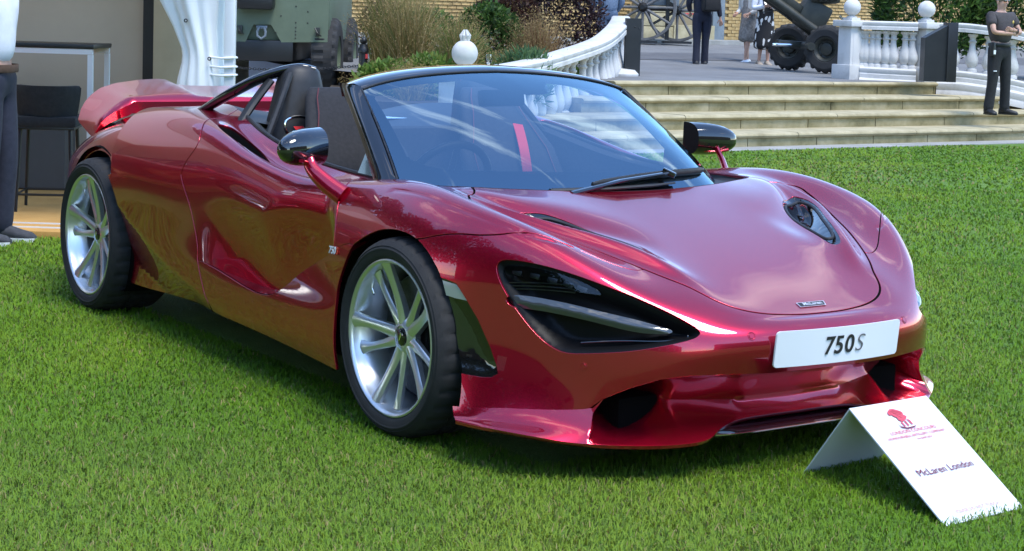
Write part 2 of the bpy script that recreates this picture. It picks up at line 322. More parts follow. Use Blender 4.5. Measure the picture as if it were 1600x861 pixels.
def shell_pt(uv,comp=''):
    s,v=uv[:,0],np.clip(uv[:,1],0,11); P,N,_,_=S(np.clip(s,0,18),v); N=-N   # outward
    P=P.copy(); off=np.zeros(len(P))
    if comp=='door':
        d=dpoly(uv,c_scoop); off-=.066*(1-sstep(d/.26))*sstep(dpoly(uv,c_doorR)/.42)*sstep(dpoly(uv,c_doorF)/.10)
    if comp in('rear_quarter','sill'):
        d=dpoly(uv,c_rcrease); ln=np.array(c_rcrease)
        vl=np.interp(s,ln[::-1,0],ln[::-1,1],left=.6,right=9)
        below=(v<vl)&(s>12.5); off-=np.where(below,np.minimum(d*.38,.055),0)*sstep((s-12.4)/.9)
    # hood: shallow valley beside the centre panel
    g=np.exp(-((s-5.15)/2.3)**4); off+=(.024*np.exp(-((v-8.66)/.27)**2)-.028*np.exp(-((v-9.65)/.42)**2))*g
    # soft crease along the wing top
    g=np.exp(-(dpoly(uv,c_slot)/.007)**2); off-=.0035*g*(comp in('front_wing','front_bumper'))
    return P+N*off[:,None]
def shell_nrm(uv,comp=''):
    e=.02; s,v=uv[:,0],np.clip(uv[:,1],0,11)
    a=np.stack([s-e,v],1); b=np.stack([s+e,v],1); c=np.stack([s,np.clip(v-e,0,11)],1); d=np.stack([s,np.clip(v+e,0,11)],1)
    # mirror across the centre plane
    def ev(q):
        m=q[:,0]<0; q2=q.copy(); q2[:,0]=np.abs(q2[:,0]); p=shell_pt(q2,comp); p[m,1]*=-1; return p
    n=np.cross(ev(b)-ev(a),ev(d)-ev(c)); n/=np.linalg.norm(n,axis=1)[:,None]+1e-12
    return n
# constrained triangulation ----------------------------------------------
_gs=np.arange(0,18.001,.1); _gv=np.linspace(0,11,100)
gu,gv=np.meshgrid(_gs,_gv,indexing='ij'); pts=[tuple(p) for p in np.stack([gu.ravel(),gv.ravel()],1)]
edges=[]
for k in range(len(_gs)-1): 
    edges.append((k*100,(k+1)*100)); edges.append((k*100+99,(k+1)*100+99))
for k in range(99): edges.append((k,k+1)); edges.append(((len(_gs)-1)*100+k,(len(_gs)-1)*100+k+1))
POLYS={k:v for k,v in HOLES.items()}
for i,(c,wd) in enumerate(SEAMS): POLYS['seam%d'%i]=strip(c,wd)
for k,pl in POLYS.items():
    b=len(pts); pts+=[tuple(p) for p in pl]; n=len(pl); edges+=[(b+i,b+(i+1)%n) for i in range(n)]
SCU=np.array([.25,.09])
res=delaunay_2d_cdt([Vector((p[0]*.25,p[1]*.09)) for p in pts],edges,[],0,1e-6)
CV=np.array([(v.x/.25,v.y/.09) for v in res[0]]); CF=np.array([f for f in res[2] if len(f)==3],int)
cen=CV[CF].mean(1); ok=(cen[:,0]>0)&(cen[:,0]<18)&(cen[:,1]>0)&(cen[:,1]<11); CF=CF[ok]; cen=cen[ok]
lab=np.array(['']*len(CF),dtype=object)
for k in list(POLYS)[::-1]: lab[inpoly(cen,POLYS[k])]=k if not k.startswith('seam') else 'seam'
for k in('mouth','corner','marker','archf','archr','head','lamp','drl','vent','intake'): lab[inpoly(cen,POLYS[k])]=k
# connected components of what is left
par=list(range(len(CF)))
def fnd(a):
    while par[a]!=a: par[a]=par[par[a]]; a=par[a]
    return a
em={}
for i,f in enumerate(CF):
    if lab[i]: continue
    for a,b in((0,1),(1,2),(2,0)):
        e=(min(f[a],f[b]),max(f[a],f[b])); j=em.get(e)
        if j is None: em[e]=i
        else: par[fnd(i)]=fnd(j)
SEEDS={'bonnet':(1,10),'front_bumper':(2,5),'front_wing':(8,5.6),'door':(11.5,5),'rear_quarter':(16,7.5),'sill':(10.2,1.2)}
comp=np.array(['']*len(CF),dtype=object); roots=np.array([fnd(i) if not lab[i] else -1 for i in range(len(CF))])
for k,q in SEEDS.items():
    free=np.where(lab=='')[0]; i=free[np.hypot((cen[free,0]-q[0])*.25,(cen[free,1]-q[1])*.09).argmin()]; comp[roots==roots[i]]=k
left=(comp=='')&(lab==''); print('SHELL',{k:int((comp==k).sum()) for k in SEEDS},'leftover',int(left.sum()),'zones',{k:int((lab==k).sum()) for k in set(lab)})
def patch(sel,cname,off=None,both=False,mirror=False,rim=.011,rimdir=None,flat=False):
    """verts, faces, normals of a set of triangles; both: joined with its mirror image; mirror: the y<0 side"""
    F=CF[sel]; ids=np.unique(F); mp=-np.ones(len(CV),int); mp[ids]=np.arange(len(ids)); F=mp[F]; uv=CV[ids]
    P=shell_pt(uv,cname); N=shell_nrm(uv,cname)
    if off is not None: P=P+N*np.asarray(off(uv))[:,None]
    # orient
    fn=np.cross(P[F[:,1]]-P[F[:,0]],P[F[:,2]]-P[F[:,0]]); fl=(fn*N[F].mean(1)).sum(1)<0; F[fl]=F[fl][:,::-1]
    if off is not None and not flat:
        fn=np.cross(P[F[:,1]]-P[F[:,0]],P[F[:,2]]-P[F[:,0]]); N2=np.zeros_like(P)
        for k in range(3): np.add.at(N2,F[:,k],fn)
        N=N2/(np.linalg.norm(N2,axis=1)[:,None]+1e-12)
    V=[P];NN=[N];FF=[F]
    if rim:
        cnt={}
        for f in F:
            for a,b in((f[0],f[1]),(f[1],f[2]),(f[2],f[0])): cnt[(a,b)]=cnt.get((a,b),0)+1
        be=[(a,b) for (a,b) in cnt if (b,a) not in cnt and not (both and uv[a,0]<1e-4 and uv[b,0]<1e-4)]
        bv=sorted({x for e in be for x in e}); bi={x:i for i,x in enumerate(bv)}
        T=np.zeros((len(bv),3))
        for a,b in be:
            e=P[b]-P[a]; e/=np.linalg.norm(e)+1e-12; t=np.cross(e,N[a]); T[bi[a]]+=t; T[bi[b]]+=t
        T/=np.linalg.norm(T,axis=1)[:,None]+1e-9
        if both:
            for i,x in enumerate(bv):
                if uv[x,0]<1e-4: T[i,1]=0; 
        B=P[bv]; Nb=N[bv]; r=.0012; k0=len(P)
        dp=-Nb*rim
        if rimdir is not None: dp=rimdir(uv[bv],B,Nb,dp)
        V+=[B+T*r*.6-Nb*r*.6,B+T*r-Nb*r*2.5,B+T*r+dp]; nn=Nb+T; nn/=np.linalg.norm(nn,axis=1)[:,None]; NN+=[nn,T,T]
        m=len(bv); E=[]
        for a,b in be:
            i,j=bi[a],bi[b]; E+=[(b,a,k0+i),(b,k0+i,k0+j)]
            for q in(0,1): E+=[(k0+q*m+j,k0+q*m+i,k0+(q+1)*m+i),(k0+q*m+j,k0+(q+1)*m+i,k0+(q+1)*m+j)]
        FF.append(np.array(E))
    P=np.concatenate(V);N=np.concatenate(NN);F=np.concatenate(FF)
    if mirror or both:
        Pm=P*[1,-1,1];Nm=N*[1,-1,1];Fm=F[:,::-1]
        if mirror: return Pm,Fm,Nm
        wl=np.where(uv[:,0]<1e-4)[0] if len(uv) else []
        k=len(P); mapm=np.arange(len(P))+k
        for i in wl: mapm[i]=i; N[i,1]=0
        P=np.concatenate([P,Pm]);N=np.concatenate([N,Nm]);F=np.concatenate([F,mapm[Fm]])
    return P,F,N
CAR=empty('sports_car',(0,0,0),0,'dark red open-top supercar with silver wheels parked on the lawn','sports car')
def panel(name,sel,cname,m,both=False,**k):
    if both: P,F,N=patch(sel,cname,both=True,**k); return [mesh_obj(name,P,F,m,CAR,True,N)]
    r=[]
    for mi in(True,False):
        P,F,N=patch(sel,cname,mirror=mi,**k); r.append(mesh_obj(name,P,F,m,CAR,True,N))
    return r
panel('bonnet',comp=='bonnet','bonnet',M['red'],True)
panel('front_bumper',(comp=='front_bumper')|left&(cen[:,0]<7),'front_bumper',M['red'],True)
panel('front_wing',comp=='front_wing','front_wing',M['red'])
panel('door',comp=='door','door',M['red'])
panel('rear_quarter',comp=='rear_quarter','rear_quarter',M['red'])
def sill_rim(uv,B,N,dp):
    d=dpoly(uv,c_scoop); k=(d<.012)
    q=dp.copy(); q[k]=np.stack([np.zeros(k.sum()),np.full(k.sum(),-.075),np.full(k.sum(),.016)],1); return q
panel('sill',comp=='sill','sill',M['red'],rimdir=sill_rim)
panel('shut_line',(lab=='seam'),'bonnet',M['gap'],True,off=lambda uv:np.full(len(uv),-.006),rim=0,flat=True)
# ================================================================== CAR DETAILS
def both_sides(fn):
    for sd in(-1,1): fn(sd)
def mir(P,sd): P=np.array(P,float).copy(); P[...,1]*=sd; return P
# --- lamps, vents, ducts cut from the shell
def hdist(uv): return dpoly(uv,np.vstack([o_head,o_head[:1]]))
def sock(uv):
    d=hdist(uv); return -(.010+.050*sstep(d/.06))
zh=np.isin(lab,('head','lamp','drl'))
def sub(parent,name,sel,m,mi,**k):
    P,F,N=patch(sel,'',mirror=mi,**k); return mesh_obj(name,P,F,m,parent,True,N)
for mi in(True,False):
    P,F,N=patch(zh,'',off=sock,mirror=mi,rim=0); hl=mesh_obj('headlight',P,F,M['socket'],CAR,True,N)
    sub(hl,'lamp_lens',lab=='lamp',M['lens'],mi,off=lambda uv:np.full(len(uv),-.012),rim=.02)
    sub(hl,'light_blade',lab=='drl',M['blade'] if 'blade' in M else M.setdefault('blade',mat('light_blade',(.05,.055,.06),.12,.1,Coat_Weight=1)),mi,off=lambda uv:-.018+.012*sstep(dpoly(uv,np.vstack([o_drl,o_drl[:1]]))/.022),rim=.03)
    sg=-1 if mi else 1
    def hp(s,v,o):
        p=shell_pt(np.array([[s,v]]))[0]; n=shell_nrm(np.array([[s,v]]))[0]; return mir(p+n*o,sg),mir(n,sg)
    for (s,v) in [(5.62,4.98),(5.33,5.08),(5.05,5.17),(4.80,5.27),(4.58,5.36)]:
        b=MB(); p,n=hp(s,v,-.035); q,_=hp(s-.16,v+.02,-.035)
        fm=frame(p,q-p,np.cross(n,q-p)); b.box((0,0,0),(.034,.020,.018),bev=.004); o=b.build('lamp_element',M['disc'],hl); o.data.transform(fm)
    b=MB()
    for k,(v0,v1) in enumerate([(4.62,5.30),(4.56,5.2),(4.50,5.1)]):
        pth=[hp(s,v0+(v1-v0)*t,-.022-.004*k)[0] for s,t in zip(np.linspace(5.72-.05*k,4.7,9),np.linspace(0,1,9))]
        b.tube(pth,.0022,6)
    b.build('lamp_trim',M['disc'],hl)
    # lower ridge in the socket
    b=MB(); b.tube([hp(s,v,-.03)[0] for s,v in crom([(4.6,3.35),(4.0,3.95),(3.4,4.35),(3.0,4.75),(2.95,5.0)],5)],[.003]*20+[.002],8); b.build('socket_ridge',M['gloss'],hl)
    cd=panel  # corner duct
    dc=np.vstack([o_corner,o_corner[:1]])
    P,F,N=patch(np.isin(lab,('corner',)),'',off=lambda uv:-.004-.010*sstep(dpoly(uv,dc)/.05),mirror=mi,rim=.01); cdu=mesh_obj('corner_duct',P,F,M['gloss'],CAR,True,N)
    P,F,N=patch(lab=='marker','',off=lambda uv:np.full(len(uv),-.003),mirror=mi,rim=.012); mk=mesh_obj('side_marker',P,F,M.setdefault('marker',mat('marker_lens',(.32,.34,.33),.12,.3,Coat_Weight=1)),CAR,True,N)
    vo=np.vstack([o_vent,o_vent[:1]])
    P,F,N=patch(lab=='vent','',off=lambda uv:-.004-.045*sstep(dpoly(uv,vo)/.05),mirror=mi,rim=0); ve=mesh_obj('bonnet_vent',P,F,M['gloss'],CAR,True,N)
    fr=crom([tuple(q) for q in o_vent[::3]],3,True); fr=np.vstack([fr,fr[:2]])
    cc=np.array([5.0,9.35]); b=MB(); pr=[hp(*(cc+(q-cc)*.80),-.004)[0] for q in fr]; b.tube(pr,.006,8,False); b.build('vent_frame',M['black'],ve)
    b=MB()
    for k in range(4):
        s0=4.1+.7*k; b.tube([hp(s0,9.20+.05*k,-.040)[0],hp(s0+.2,9.55,-.040)[0]],.003,6)
    b.build('vent_slat',M['black'],ve)
    io=np.vstack([o_intake,o_intake[:1]])
    P,F,N=patch(lab=='intake','',off=lambda uv:-.010-.12*sstep(dpoly(uv,io)/.07),mirror=mi,rim=0); it=mesh_obj('side_intake',P,F,M['gap'],CAR,True,N)
    b=MB(); a,_=hp(12.9,7.3,-.05); c,_=hp(12.2,8.1,-.06); b.tube([a,c],.014,10); b.ell(hp(12.0,7.6,-.05)[0],(.022,.022,.022)); b.build('intake_strut',M['chrome'],it)
# --- parking sensors
for s,v in [(1.785,4.893),(4.466,2.276)]:
    for sg in(-1,1):
        p=shell_pt(np.array([[s,v]]))[0]; n=shell_nrm(np.array([[s,v]]))[0]; p,n=mir(p,sg),mir(n,sg)
        b=MB(); b.lathe([(.0,.0016),(.0085,.0016),(.0095,.0004),(.0095,-.003)],20); b.lathe([(.0108,-.003),(.0108,.0009),(.0128,.0009),(.0135,-.001)],20)
        o=b.build('parking_sensor',M['red'],CAR); o.data.transform(frame(p,np.cross(n,(0,0,1)),np.cross(n,np.cross(n,(0,0,1))))); 
# --- splitter and lower mouth
lip=crom([(.905,0,.176),(.905,.12,.176),(.907,.24,.173),(.925,.33,.160),(.950,.405,.138),(.930,.49,.128),(.872,.607,.124),(.775,.758,.128),(.680,.865,.142),(.56,.925,.145),(.47,.94,.14),(.40,.95,.138)],8)
def topline(s):
    if s<4.1:
        k=np.interp(s,o_mouth[:10,0],o_mouth[:10,1]); return S(s,k)[0][0]
    return S(s,np.interp(s,[4.1,4.25,4.6,5.4,6.4],[.70,.62,.55,.45,.25]))[0][0]
ss_=np.concatenate([np.linspace(0,4.1,56),np.linspace(4.14,6.42,28)])
ly=lip[:,1]
rows=[]
for s in ss_:
    T=topline(s); yl=np.interp(s,[0,1,2,3,3.6,4.1,4.6,5.2,5.8,6.42],[0,.19,.36,.51,.62,.735,.81,.88,.93,.95])
    Lp=np.array([np.interp(yl,ly,lip[:,k]) for k in range(3)])
    f_=np.interp(s,[0,1,2,2.6,3.1,3.5,3.8,4.0,4.1],[.872,.865,.805,.775,.70,.65,.65,.69,.745]); zt_=np.interp(s,[0,1,2,2.6,3.1,3.5,3.8,4.0,4.1],[.222,.222,.226,.230,.222,.205,.196,.200,.207])
    if s<4.1:
        k=1-sstep((s-3.95)/.15); zf=min(zt_,T[2]-.004); yf=T[1]-.06*sstep((s-2.3)/.8)*k; Fp=np.array([f_,yf,zf]); dq=np.interp(s,[0,2.4,3.0,3.5,3.9,4.1],[0,0,.06,.16,.16,0])
        W1=T*.72+Fp*.28+np.array([-.016*k,0,.022*k]); W2=T*.38+Fp*.62+np.array([-.020*k-dq*.7,0,.016*k]); W3=T*.12+Fp*.88+np.array([-.010*k-dq,0,.004*k])
        Le=Lp+np.array([-.007,0,.004])
        def fl(q): 
            p=Fp*(1-q)+Le*q; p[2]=Le[2]+(Fp[2]-Le[2])*(1-q)**1.7; return p
        r=[T,T+np.array([-.010*k-.001,0,-.003*k]),W1,W2,W3,Fp-np.array([dq*.5,0,-.003*dq]),fl(.12),fl(.35),fl(.68),Le]
    else:
        r=[T*(1-f)+Lp*f+np.array([0,0,-.020*math.sin(math.pi*f)*(1-f)]) for f in (0,.1,.22,.34,.46,.58,.7,.82,.92,.985)]
    r+=[Lp,Lp+np.array([-.006,-.004*(s>4),-.011]),Lp+np.array([-.06,-.05*(s>4),-.013])]
    rows.append(r)
rows=np.array(rows)
def grid(name,A,m,parent,smooth=50,flip=False):
    n,k=A.shape[:2]; f=[]
    for i in range(n-1):
        for j in range(k-1): q=(i*k+j,i*k+j+1,(i+1)*k+j+1,(i+1)*k+j); f.append(q[::-1] if flip else q)
    return mesh_obj(name,A.reshape(-1,3),f,m,parent,smooth)
full=np.concatenate([(rows*[1,-1,1])[:0:-1],rows])
o=grid('front_splitter',full,M['red'],CAR,60)
# black sheets over the side duct walls, standing for their unlit depth
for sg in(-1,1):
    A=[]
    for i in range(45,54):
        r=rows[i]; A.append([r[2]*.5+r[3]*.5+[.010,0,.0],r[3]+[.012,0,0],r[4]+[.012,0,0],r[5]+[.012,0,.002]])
    grid('duct_dark',mir(np.array(A),sg),M['gap'],CAR,50)
b=MB(); b.loft([[(.86,y,.156),(.895,y,.150),(.918-.25*max(0,abs(y)-.26),y,.136),(.918-.25*max(0,abs(y)-.26),y,.127),(.75,y,.120),(.75,y,.150)] for y in np.linspace(-.35,.35,21)],True,True); b.build('lower_blade',M['gloss'],CAR,50)
b=MB(); b.tube([(.920-.25*max(0,abs(y)-.26),y,.1315) for y in np.linspace(-.345,.345,21)],.0030,6); b.build('blade_strip',M['chrome'],CAR)
# --- number plate
def plx(y,z): return 1.092-.022*(y/.26)**2+(z-.417)*.11
def plate_panel(off,hw,hh,name,m,th):
    A=[]
    for y in np.concatenate([-hw+.012*(1-np.cos(np.linspace(0,math.pi/2,7))),np.linspace(-hw,hw,15)[1:-1],hw-.012*(1-np.cos(np.linspace(math.pi/2,0,7)))]):
        c=.012; zz=hh-(c-math.sqrt(max(0,c*c-max(0,abs(y)-(hw-c))**2))) if abs(y)>hw-c else hh
        A.append([(plx(y,.417+t)+off,y,.417+t) for t in(-zz,zz)]+[(plx(y,.417+t)+off-th,y,.417+t) for t in(zz,-zz)])
    b=MB(); b.loft(A,True,True); return b.build(name,m,CAR,30)
pl=plate_panel(0,.26,.0555,'number_plate',M['plate'],.006)
b=MB(); b.box((1.068,0,.417),(.03,.20,.05),bev=.004); b.build('plate_mount',M['black'],pl)
fx=lambda y,z,dx=.0022:frame((plx(y,z)+dx,y,z),(.0,1,0),(.11,0,1))
text('plate_digit','7',M['ink'],pl,fx(-.062,.415),.078,.0006,bold=.0012,shear=.08)
text('plate_digit','5',M['ink'],pl,fx(-.022,.415),.078,.0006,bold=.0012,shear=.08)
text('plate_digit','0',M['ink'],pl,fx(.022,.415),.078,.0006,bold=.0012,shear=.08)
text('plate_letter','S',M['inkgrey'],pl,fx(.064,.415),.078,.0006,bold=-.0012,shear=.25)
# --- bonnet badge
p=shell_pt(np.array([[0,8.05]]))[0]; n=shell_nrm(np.array([[.001,8.05]]))[0]; n[1]=0
fm=frame(p+n*.001,(0,1,0),np.cross(n,(0,1,0)))
b=MB(); b.extr([(-.058,-.012),(.050,-.012),(.058,.012),(-.058,.012)][::1],.0025); o=b.build('bonnet_badge',M['chrome'],CAR); o.data.transform(fm)
b=MB(); b.extr([(-.054,-.0095),(.047,-.0095),(.054,.0095),(-.054,.0095)],.0033); o2=b.build('badge_plaque',M['ink'],o); o2.data.transform(fm)
fm2=fm.copy(); fm2.translation=Vector(p+n*.0046); text('badge_word','McLaren',M['chrome'],o,fm2,.020,.0004,bold=.0004,shear=.1,sx=1.15)
# --- side script
M['pole_w']=mat('script_white',(.8,.82,.84),.4)
for sg in(-1,1):
    q=shell_pt(np.array([[9.80,4.02]]))[0]; q2=shell_pt(np.array([[9.6,4.02]]))[0]; n=shell_nrm(np.array([[9.8,4.02]]))[0]
    q,q2,n=mir(q,sg),mir(q2,sg),mir(n,sg); ax=(q2-q) if sg<0 else (q-q2)
    f1=frame(q+n*.0025,ax,np.cross(n,ax)); text('side_script','750',M['pole_w'],CAR,f1,.036,.0006,align='RIGHT',shear=.2,bold=.0006,sx=1.05)
    text('side_script','S',M.setdefault('scriptred',mat('script_red',(.75,.06,.02),.4)),CAR,f1@Matrix.Translation((.004,0,0)),.034,.0006,align='LEFT',shear=.2,bold=.0006)
# --- wheels
def make_wheel(RT,RW,WD):
    """z axis outwards, outer face at z=0"""
    n=160; zs=[-.05,-.085,-.092,-.104,-.111,-.137,-.144,-.156,-.163]; zs=[z*WD/.245 for z in zs]
    rr=[RT,RT,RT-.006,RT-.006,RT,RT,RT-.006,RT-.006,RT]
    prof=[(RW-.006,-.014),(RW+.002,.001),(RW+.012,.008),(RW+.028,.0105),(RW+.030,.0125),(RW+.034,.0125),(RW+.036,.0095),(RW+(RT-RW)*.60,.0065),(RW+(RT-RW)*.62,.0085),(RW+(RT-RW)*.66,.005),(RT-.012,-.006),(RT-.0045,-.022)]+list(zip(rr,zs))+[(RT,-.195*WD/.245),(RT-.006,-.218*WD/.245),(RT-.022,-.236*WD/.245),(RW+.012,-.24*WD/.245),(RW-.008,-.225*WD/.245)]
    b=MB(); b.lathe(prof,n)
    v=b.v; 
    for i in range(11,22):
        for j in range(0,n,5):
            k=i*n+j; x,y,z=v[k]; r=math.hypot(x,y); q=(r-.007)/r; v[k]=(x*q,y*q,z)
    tyre=b.build('wheel',M['rubber'],None,35)
    b=MB(); b.lathe([(RW-.010,-.02),(RW+.0005,-.006),(RW-.001,.001),(RW-.006,.003),(RW-.012,-.001),(RW-.016,-.010),(RW-.019,-.034),(RW-.024,-.040),(RW-.026,-.09),(RW-.031,-.10),(RW-.031,-WD*.86),(RW-.012,-WD*.9)],96); rim=b.build('rim',M['alloy'],tyre,40)
    hub=-.050
    for k in range(10):
        main=k%2==0; a=R(101)+k*R(36)+(0 if main else R(-8)); b=MB(); rings=[]
        for t in np.linspace(0,1,11):
            if main: r=.030+(RW-.036)*t; z=hub+(.047)*(t**1.7); wd=.0225-.011*t+.018*t**5; th=.032-.014*t
            else: r=.030+(RW-.052)*t; z=hub-.002+.022*t**1.4; wd=.0205-.012*t+.015*t**6; th=.026-.012*t
            tw=(.05 if main else -.10)*t*t*.6
            ca,sa=math.cos(a+tw),math.sin(a+tw)
            cs=[(-wd,-th),(-wd*1.02,-.006),(-wd*.62,-.001),(0,.0022),(wd*.62,-.001),(wd*1.02,-.006),(wd,-th),(0,-th*1.15)]
            rings.append([(r*ca-q*sa,r*sa+q*ca,z+h) for q,h in cs])
        b.loft(rings,True,True); b.build('spoke',M['alloy'],tyre,32)
    b=MB(); b.lathe([(0,hub-.03),(.062,hub-.032),(.064,hub-.012),(.056,hub-.003),(.036,hub+.004),(.033,hub-.002),(.0,hub-.002)],48); b.build('hub',M['alloy'],tyre,40)
    b=MB(); b.lathe([(.030,hub-.002),(.029,hub+.006),(.024,hub+.0095),(0,hub+.011)],32); b.build('centre_cap',M['gloss'],tyre,40)
    b=MB(); b.extr([(-.004,-.014),(.003,-.002),(.006,.013),(.011,.016),(.012,.004),(.006,-.008)],.0012,Matrix.Translation((0,0,hub+.0108))); b.build('cap_mark',M['chrome'],tyre)
    for k in range(5):
        a=R(101+18)+k*R(72); b=MB(); b.lathe([(.0,hub-.008),(.006,hub-.008),(.0085,hub-.004),(.0085,hub-.020)],12,Matrix.Translation((.048*math.cos(a),.048*math.sin(a),0))); b.build('wheel_bolt',M['disc'],tyre)
    b=MB(); b.lathe([(.075,-.115),(.08,-.105),(.092,-.105),(.095,-.112),(RW-.062,-.112),(RW-.058,-.116),(RW-.058,-.140),(RW-.062,-.144),(.08,-.144)],72); b.lathe([(.0,-.09),(.078,-.095),(.08,-.14)],40);  b.build('brake_disc',M['disc'],tyre,40)
    b=MB(); b.lathe([(0,-.150),(RW-.033,-.150),(RW-.033,-.158),(0,-.158)],48); b.build('dark_backing',M['gap'],tyre,40)  # matte black disc added to darken the barrel behind the spokes
    b=MB(); rings=[]
    for a in np.linspace(R(-38),R(38),12):
        ca,sa=math.cos(a),math.sin(a); q=.012*abs(a/R(38))**3
        rings.append([(r*ca,r*sa,z) for r,z in((RW-.115,-.088-q),(RW-.060,-.080-q),(RW-.040,-.086-q),(RW-.040,-.165+q),(RW-.115,-.165+q))])
    b.loft(rings,True,True); b.build('brake_caliper',M['black'],tyre,40)
    b=MB(); b.tube([(RW*.80*math.cos(R(146)),RW*.80*math.sin(R(146)),-.045),(RW*.90*math.cos(R(146)),RW*.90*math.sin(R(146)),-.05)],[.004,.0055],8); b.build('valve',M['chrome'],tyre)
    return tyre
def place_wheel(w0,x,sd,z,copy,steer=0,spin=0,cal=0):
    o=w0
    if copy:
        o=w0.copy(); COL.objects.link(o)
        for c in w0.children: d=c.copy(); COL.objects.link(d); d.parent=o
    o.parent=CAR
    zo=Vector((0,sd,0)); rot=Matrix(((sd*-1*-1 if False else (-sd),0,0),(0,0,sd),(0,1,0)))  # local x->-sd*x, local y->z, local z->sd*y
    o.matrix_local=Matrix.Translation((x,sd*.957,z))@Matrix.Rotation(steer,4,'Z')@rot.to_4x4()@Matrix.Rotation(spin,4,'Z')
    for c in o.children:
        if c.name.startswith('brake_caliper'): c.rotation_euler=(0,0,cal-spin)
    return o
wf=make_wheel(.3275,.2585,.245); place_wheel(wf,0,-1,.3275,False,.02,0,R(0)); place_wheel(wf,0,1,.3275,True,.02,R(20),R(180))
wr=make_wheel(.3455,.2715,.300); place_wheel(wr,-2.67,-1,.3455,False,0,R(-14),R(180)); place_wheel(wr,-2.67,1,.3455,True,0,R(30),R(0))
# --- wheel wells
for x,r,z in((-.005,.405,.325),(-2.67,.432,.345)):
    for sd in(-1,1):
        b=MB(); A=[]
        for y,q in((.855,r-.038),(.80,r-.022),(.60,r-.02),(.55,r-.05),(.55,.05)):
            A.append([(x+q*math.cos(a),sd*(y if y<.8 else y+(.055*(1-sstep((math.cos(a)-.05)/.5)) if x>-1 else .055)),max(z+q*math.sin(a),.13)) for a in np.linspace(R(-50),R(230),40)])
        b.loft(A,False); b.build('wheel_well',M['gap'],CAR,40)
# --- under body
b=MB(); b.box((.45,0,.19),(.62,1.2,.11),bev=.02); b.box((-1.32,0,.185),(2.0,1.60,.08),bev=.02); b.box((-1.32,0,.30),(3.2,1.08,.30),bev=.03); b.box((-3.0,0,.42),(.7,1.5,.30),bev=.05); b.build('underbody',M['gap'],CAR)
# ================================================================== CABIN
gbase=[(.10,0,.782),(.095,.15,.783),(.07,.3,.785),(-.01,.42,.784),(-.11,.51,.782),(-.23,.605,.783),(-.40,.69,.785)]
ghead=[(-.845,0,1.160),(-.843,.12,1.157),(-.838,.25,1.150),(-.832,.37,1.139),(-.826,.47,1.125),(-.82,.55,1.109),(-.815,.61,1.092)]
_gb=crom(gbase,24); _gh=crom(ghead,24); _gi=np.linspace(0,1,len(_gb))
def glassP(t,w):
    """t -1..1 across, w 0 base .. 1 header"""
    a=abs(t); k=a*(len(_gb)-1); i=min(int(k),len(_gb)-2); f=k-i; B=_gb[i]*(1-f)+_gb[i+1]*f; H=_gh[i]*(1-f)+_gh[i+1]*f
    P=B*(1-w)+H*w; k=4*w*(1-w)*(1-.75*a**3); P=P+np.array([.028,0,.034])*k
    return P*[1,1 if t>=0 else -1,1]
GFLIP=True
TT=np.linspace(-1,1,49); WW=np.linspace(0,1,21)
gp=np.array([[glassP(t,w) for w in WW] for t in TT])
gpn=np.cross(np.gradient(gp,axis=0),np.gradient(gp,axis=1)); gpn/=np.linalg.norm(gpn,axis=2)[...,None]; gpn*=np.sign(gpn[24,10,2])
ws=grid('windscreen',gp,M['glass'],CAR,True,flip=GFLIP)
# printed black border under the glass
def frit_in(t,w):
    a=abs(t); top=.055+ .20*math.exp(-(t/.20)**4) ; bot=.13+.03*a; side=.085
    # rounded window in (x=a, y=w)
    x=(1-side-a)/.16; yb=(w-bot)/.13; yt=(1-top-w)/.08
    if x<0 or yb<0 or yt<0: return True
    if x<1 and yb<1 and (1-x)**2+(1-yb)**2>1: return True
    if x<1 and yt<1 and (1-x)**2+(1-yt)**2>1: return True
    return False
TF=np.linspace(-1,1,241); WF=np.linspace(0,1,161); V=[];ix={};F=[]
def fv(i,j):
    if (i,j) not in ix: ix[(i,j)]=len(V); V.append(glassP(TF[i],WF[j])-np.array([.004,0,.0045]))
    return ix[(i,j)]
for i in range(240):
    for j in range(160):
        if frit_in((TF[i]+TF[i+1])/2,(WF[j]+WF[j+1])/2): F.append((fv(i,j),fv(i+1,j),fv(i+1,j+1),fv(i,j+1)))
mesh_obj('screen_border',V,F,M['gloss'],ws,True)
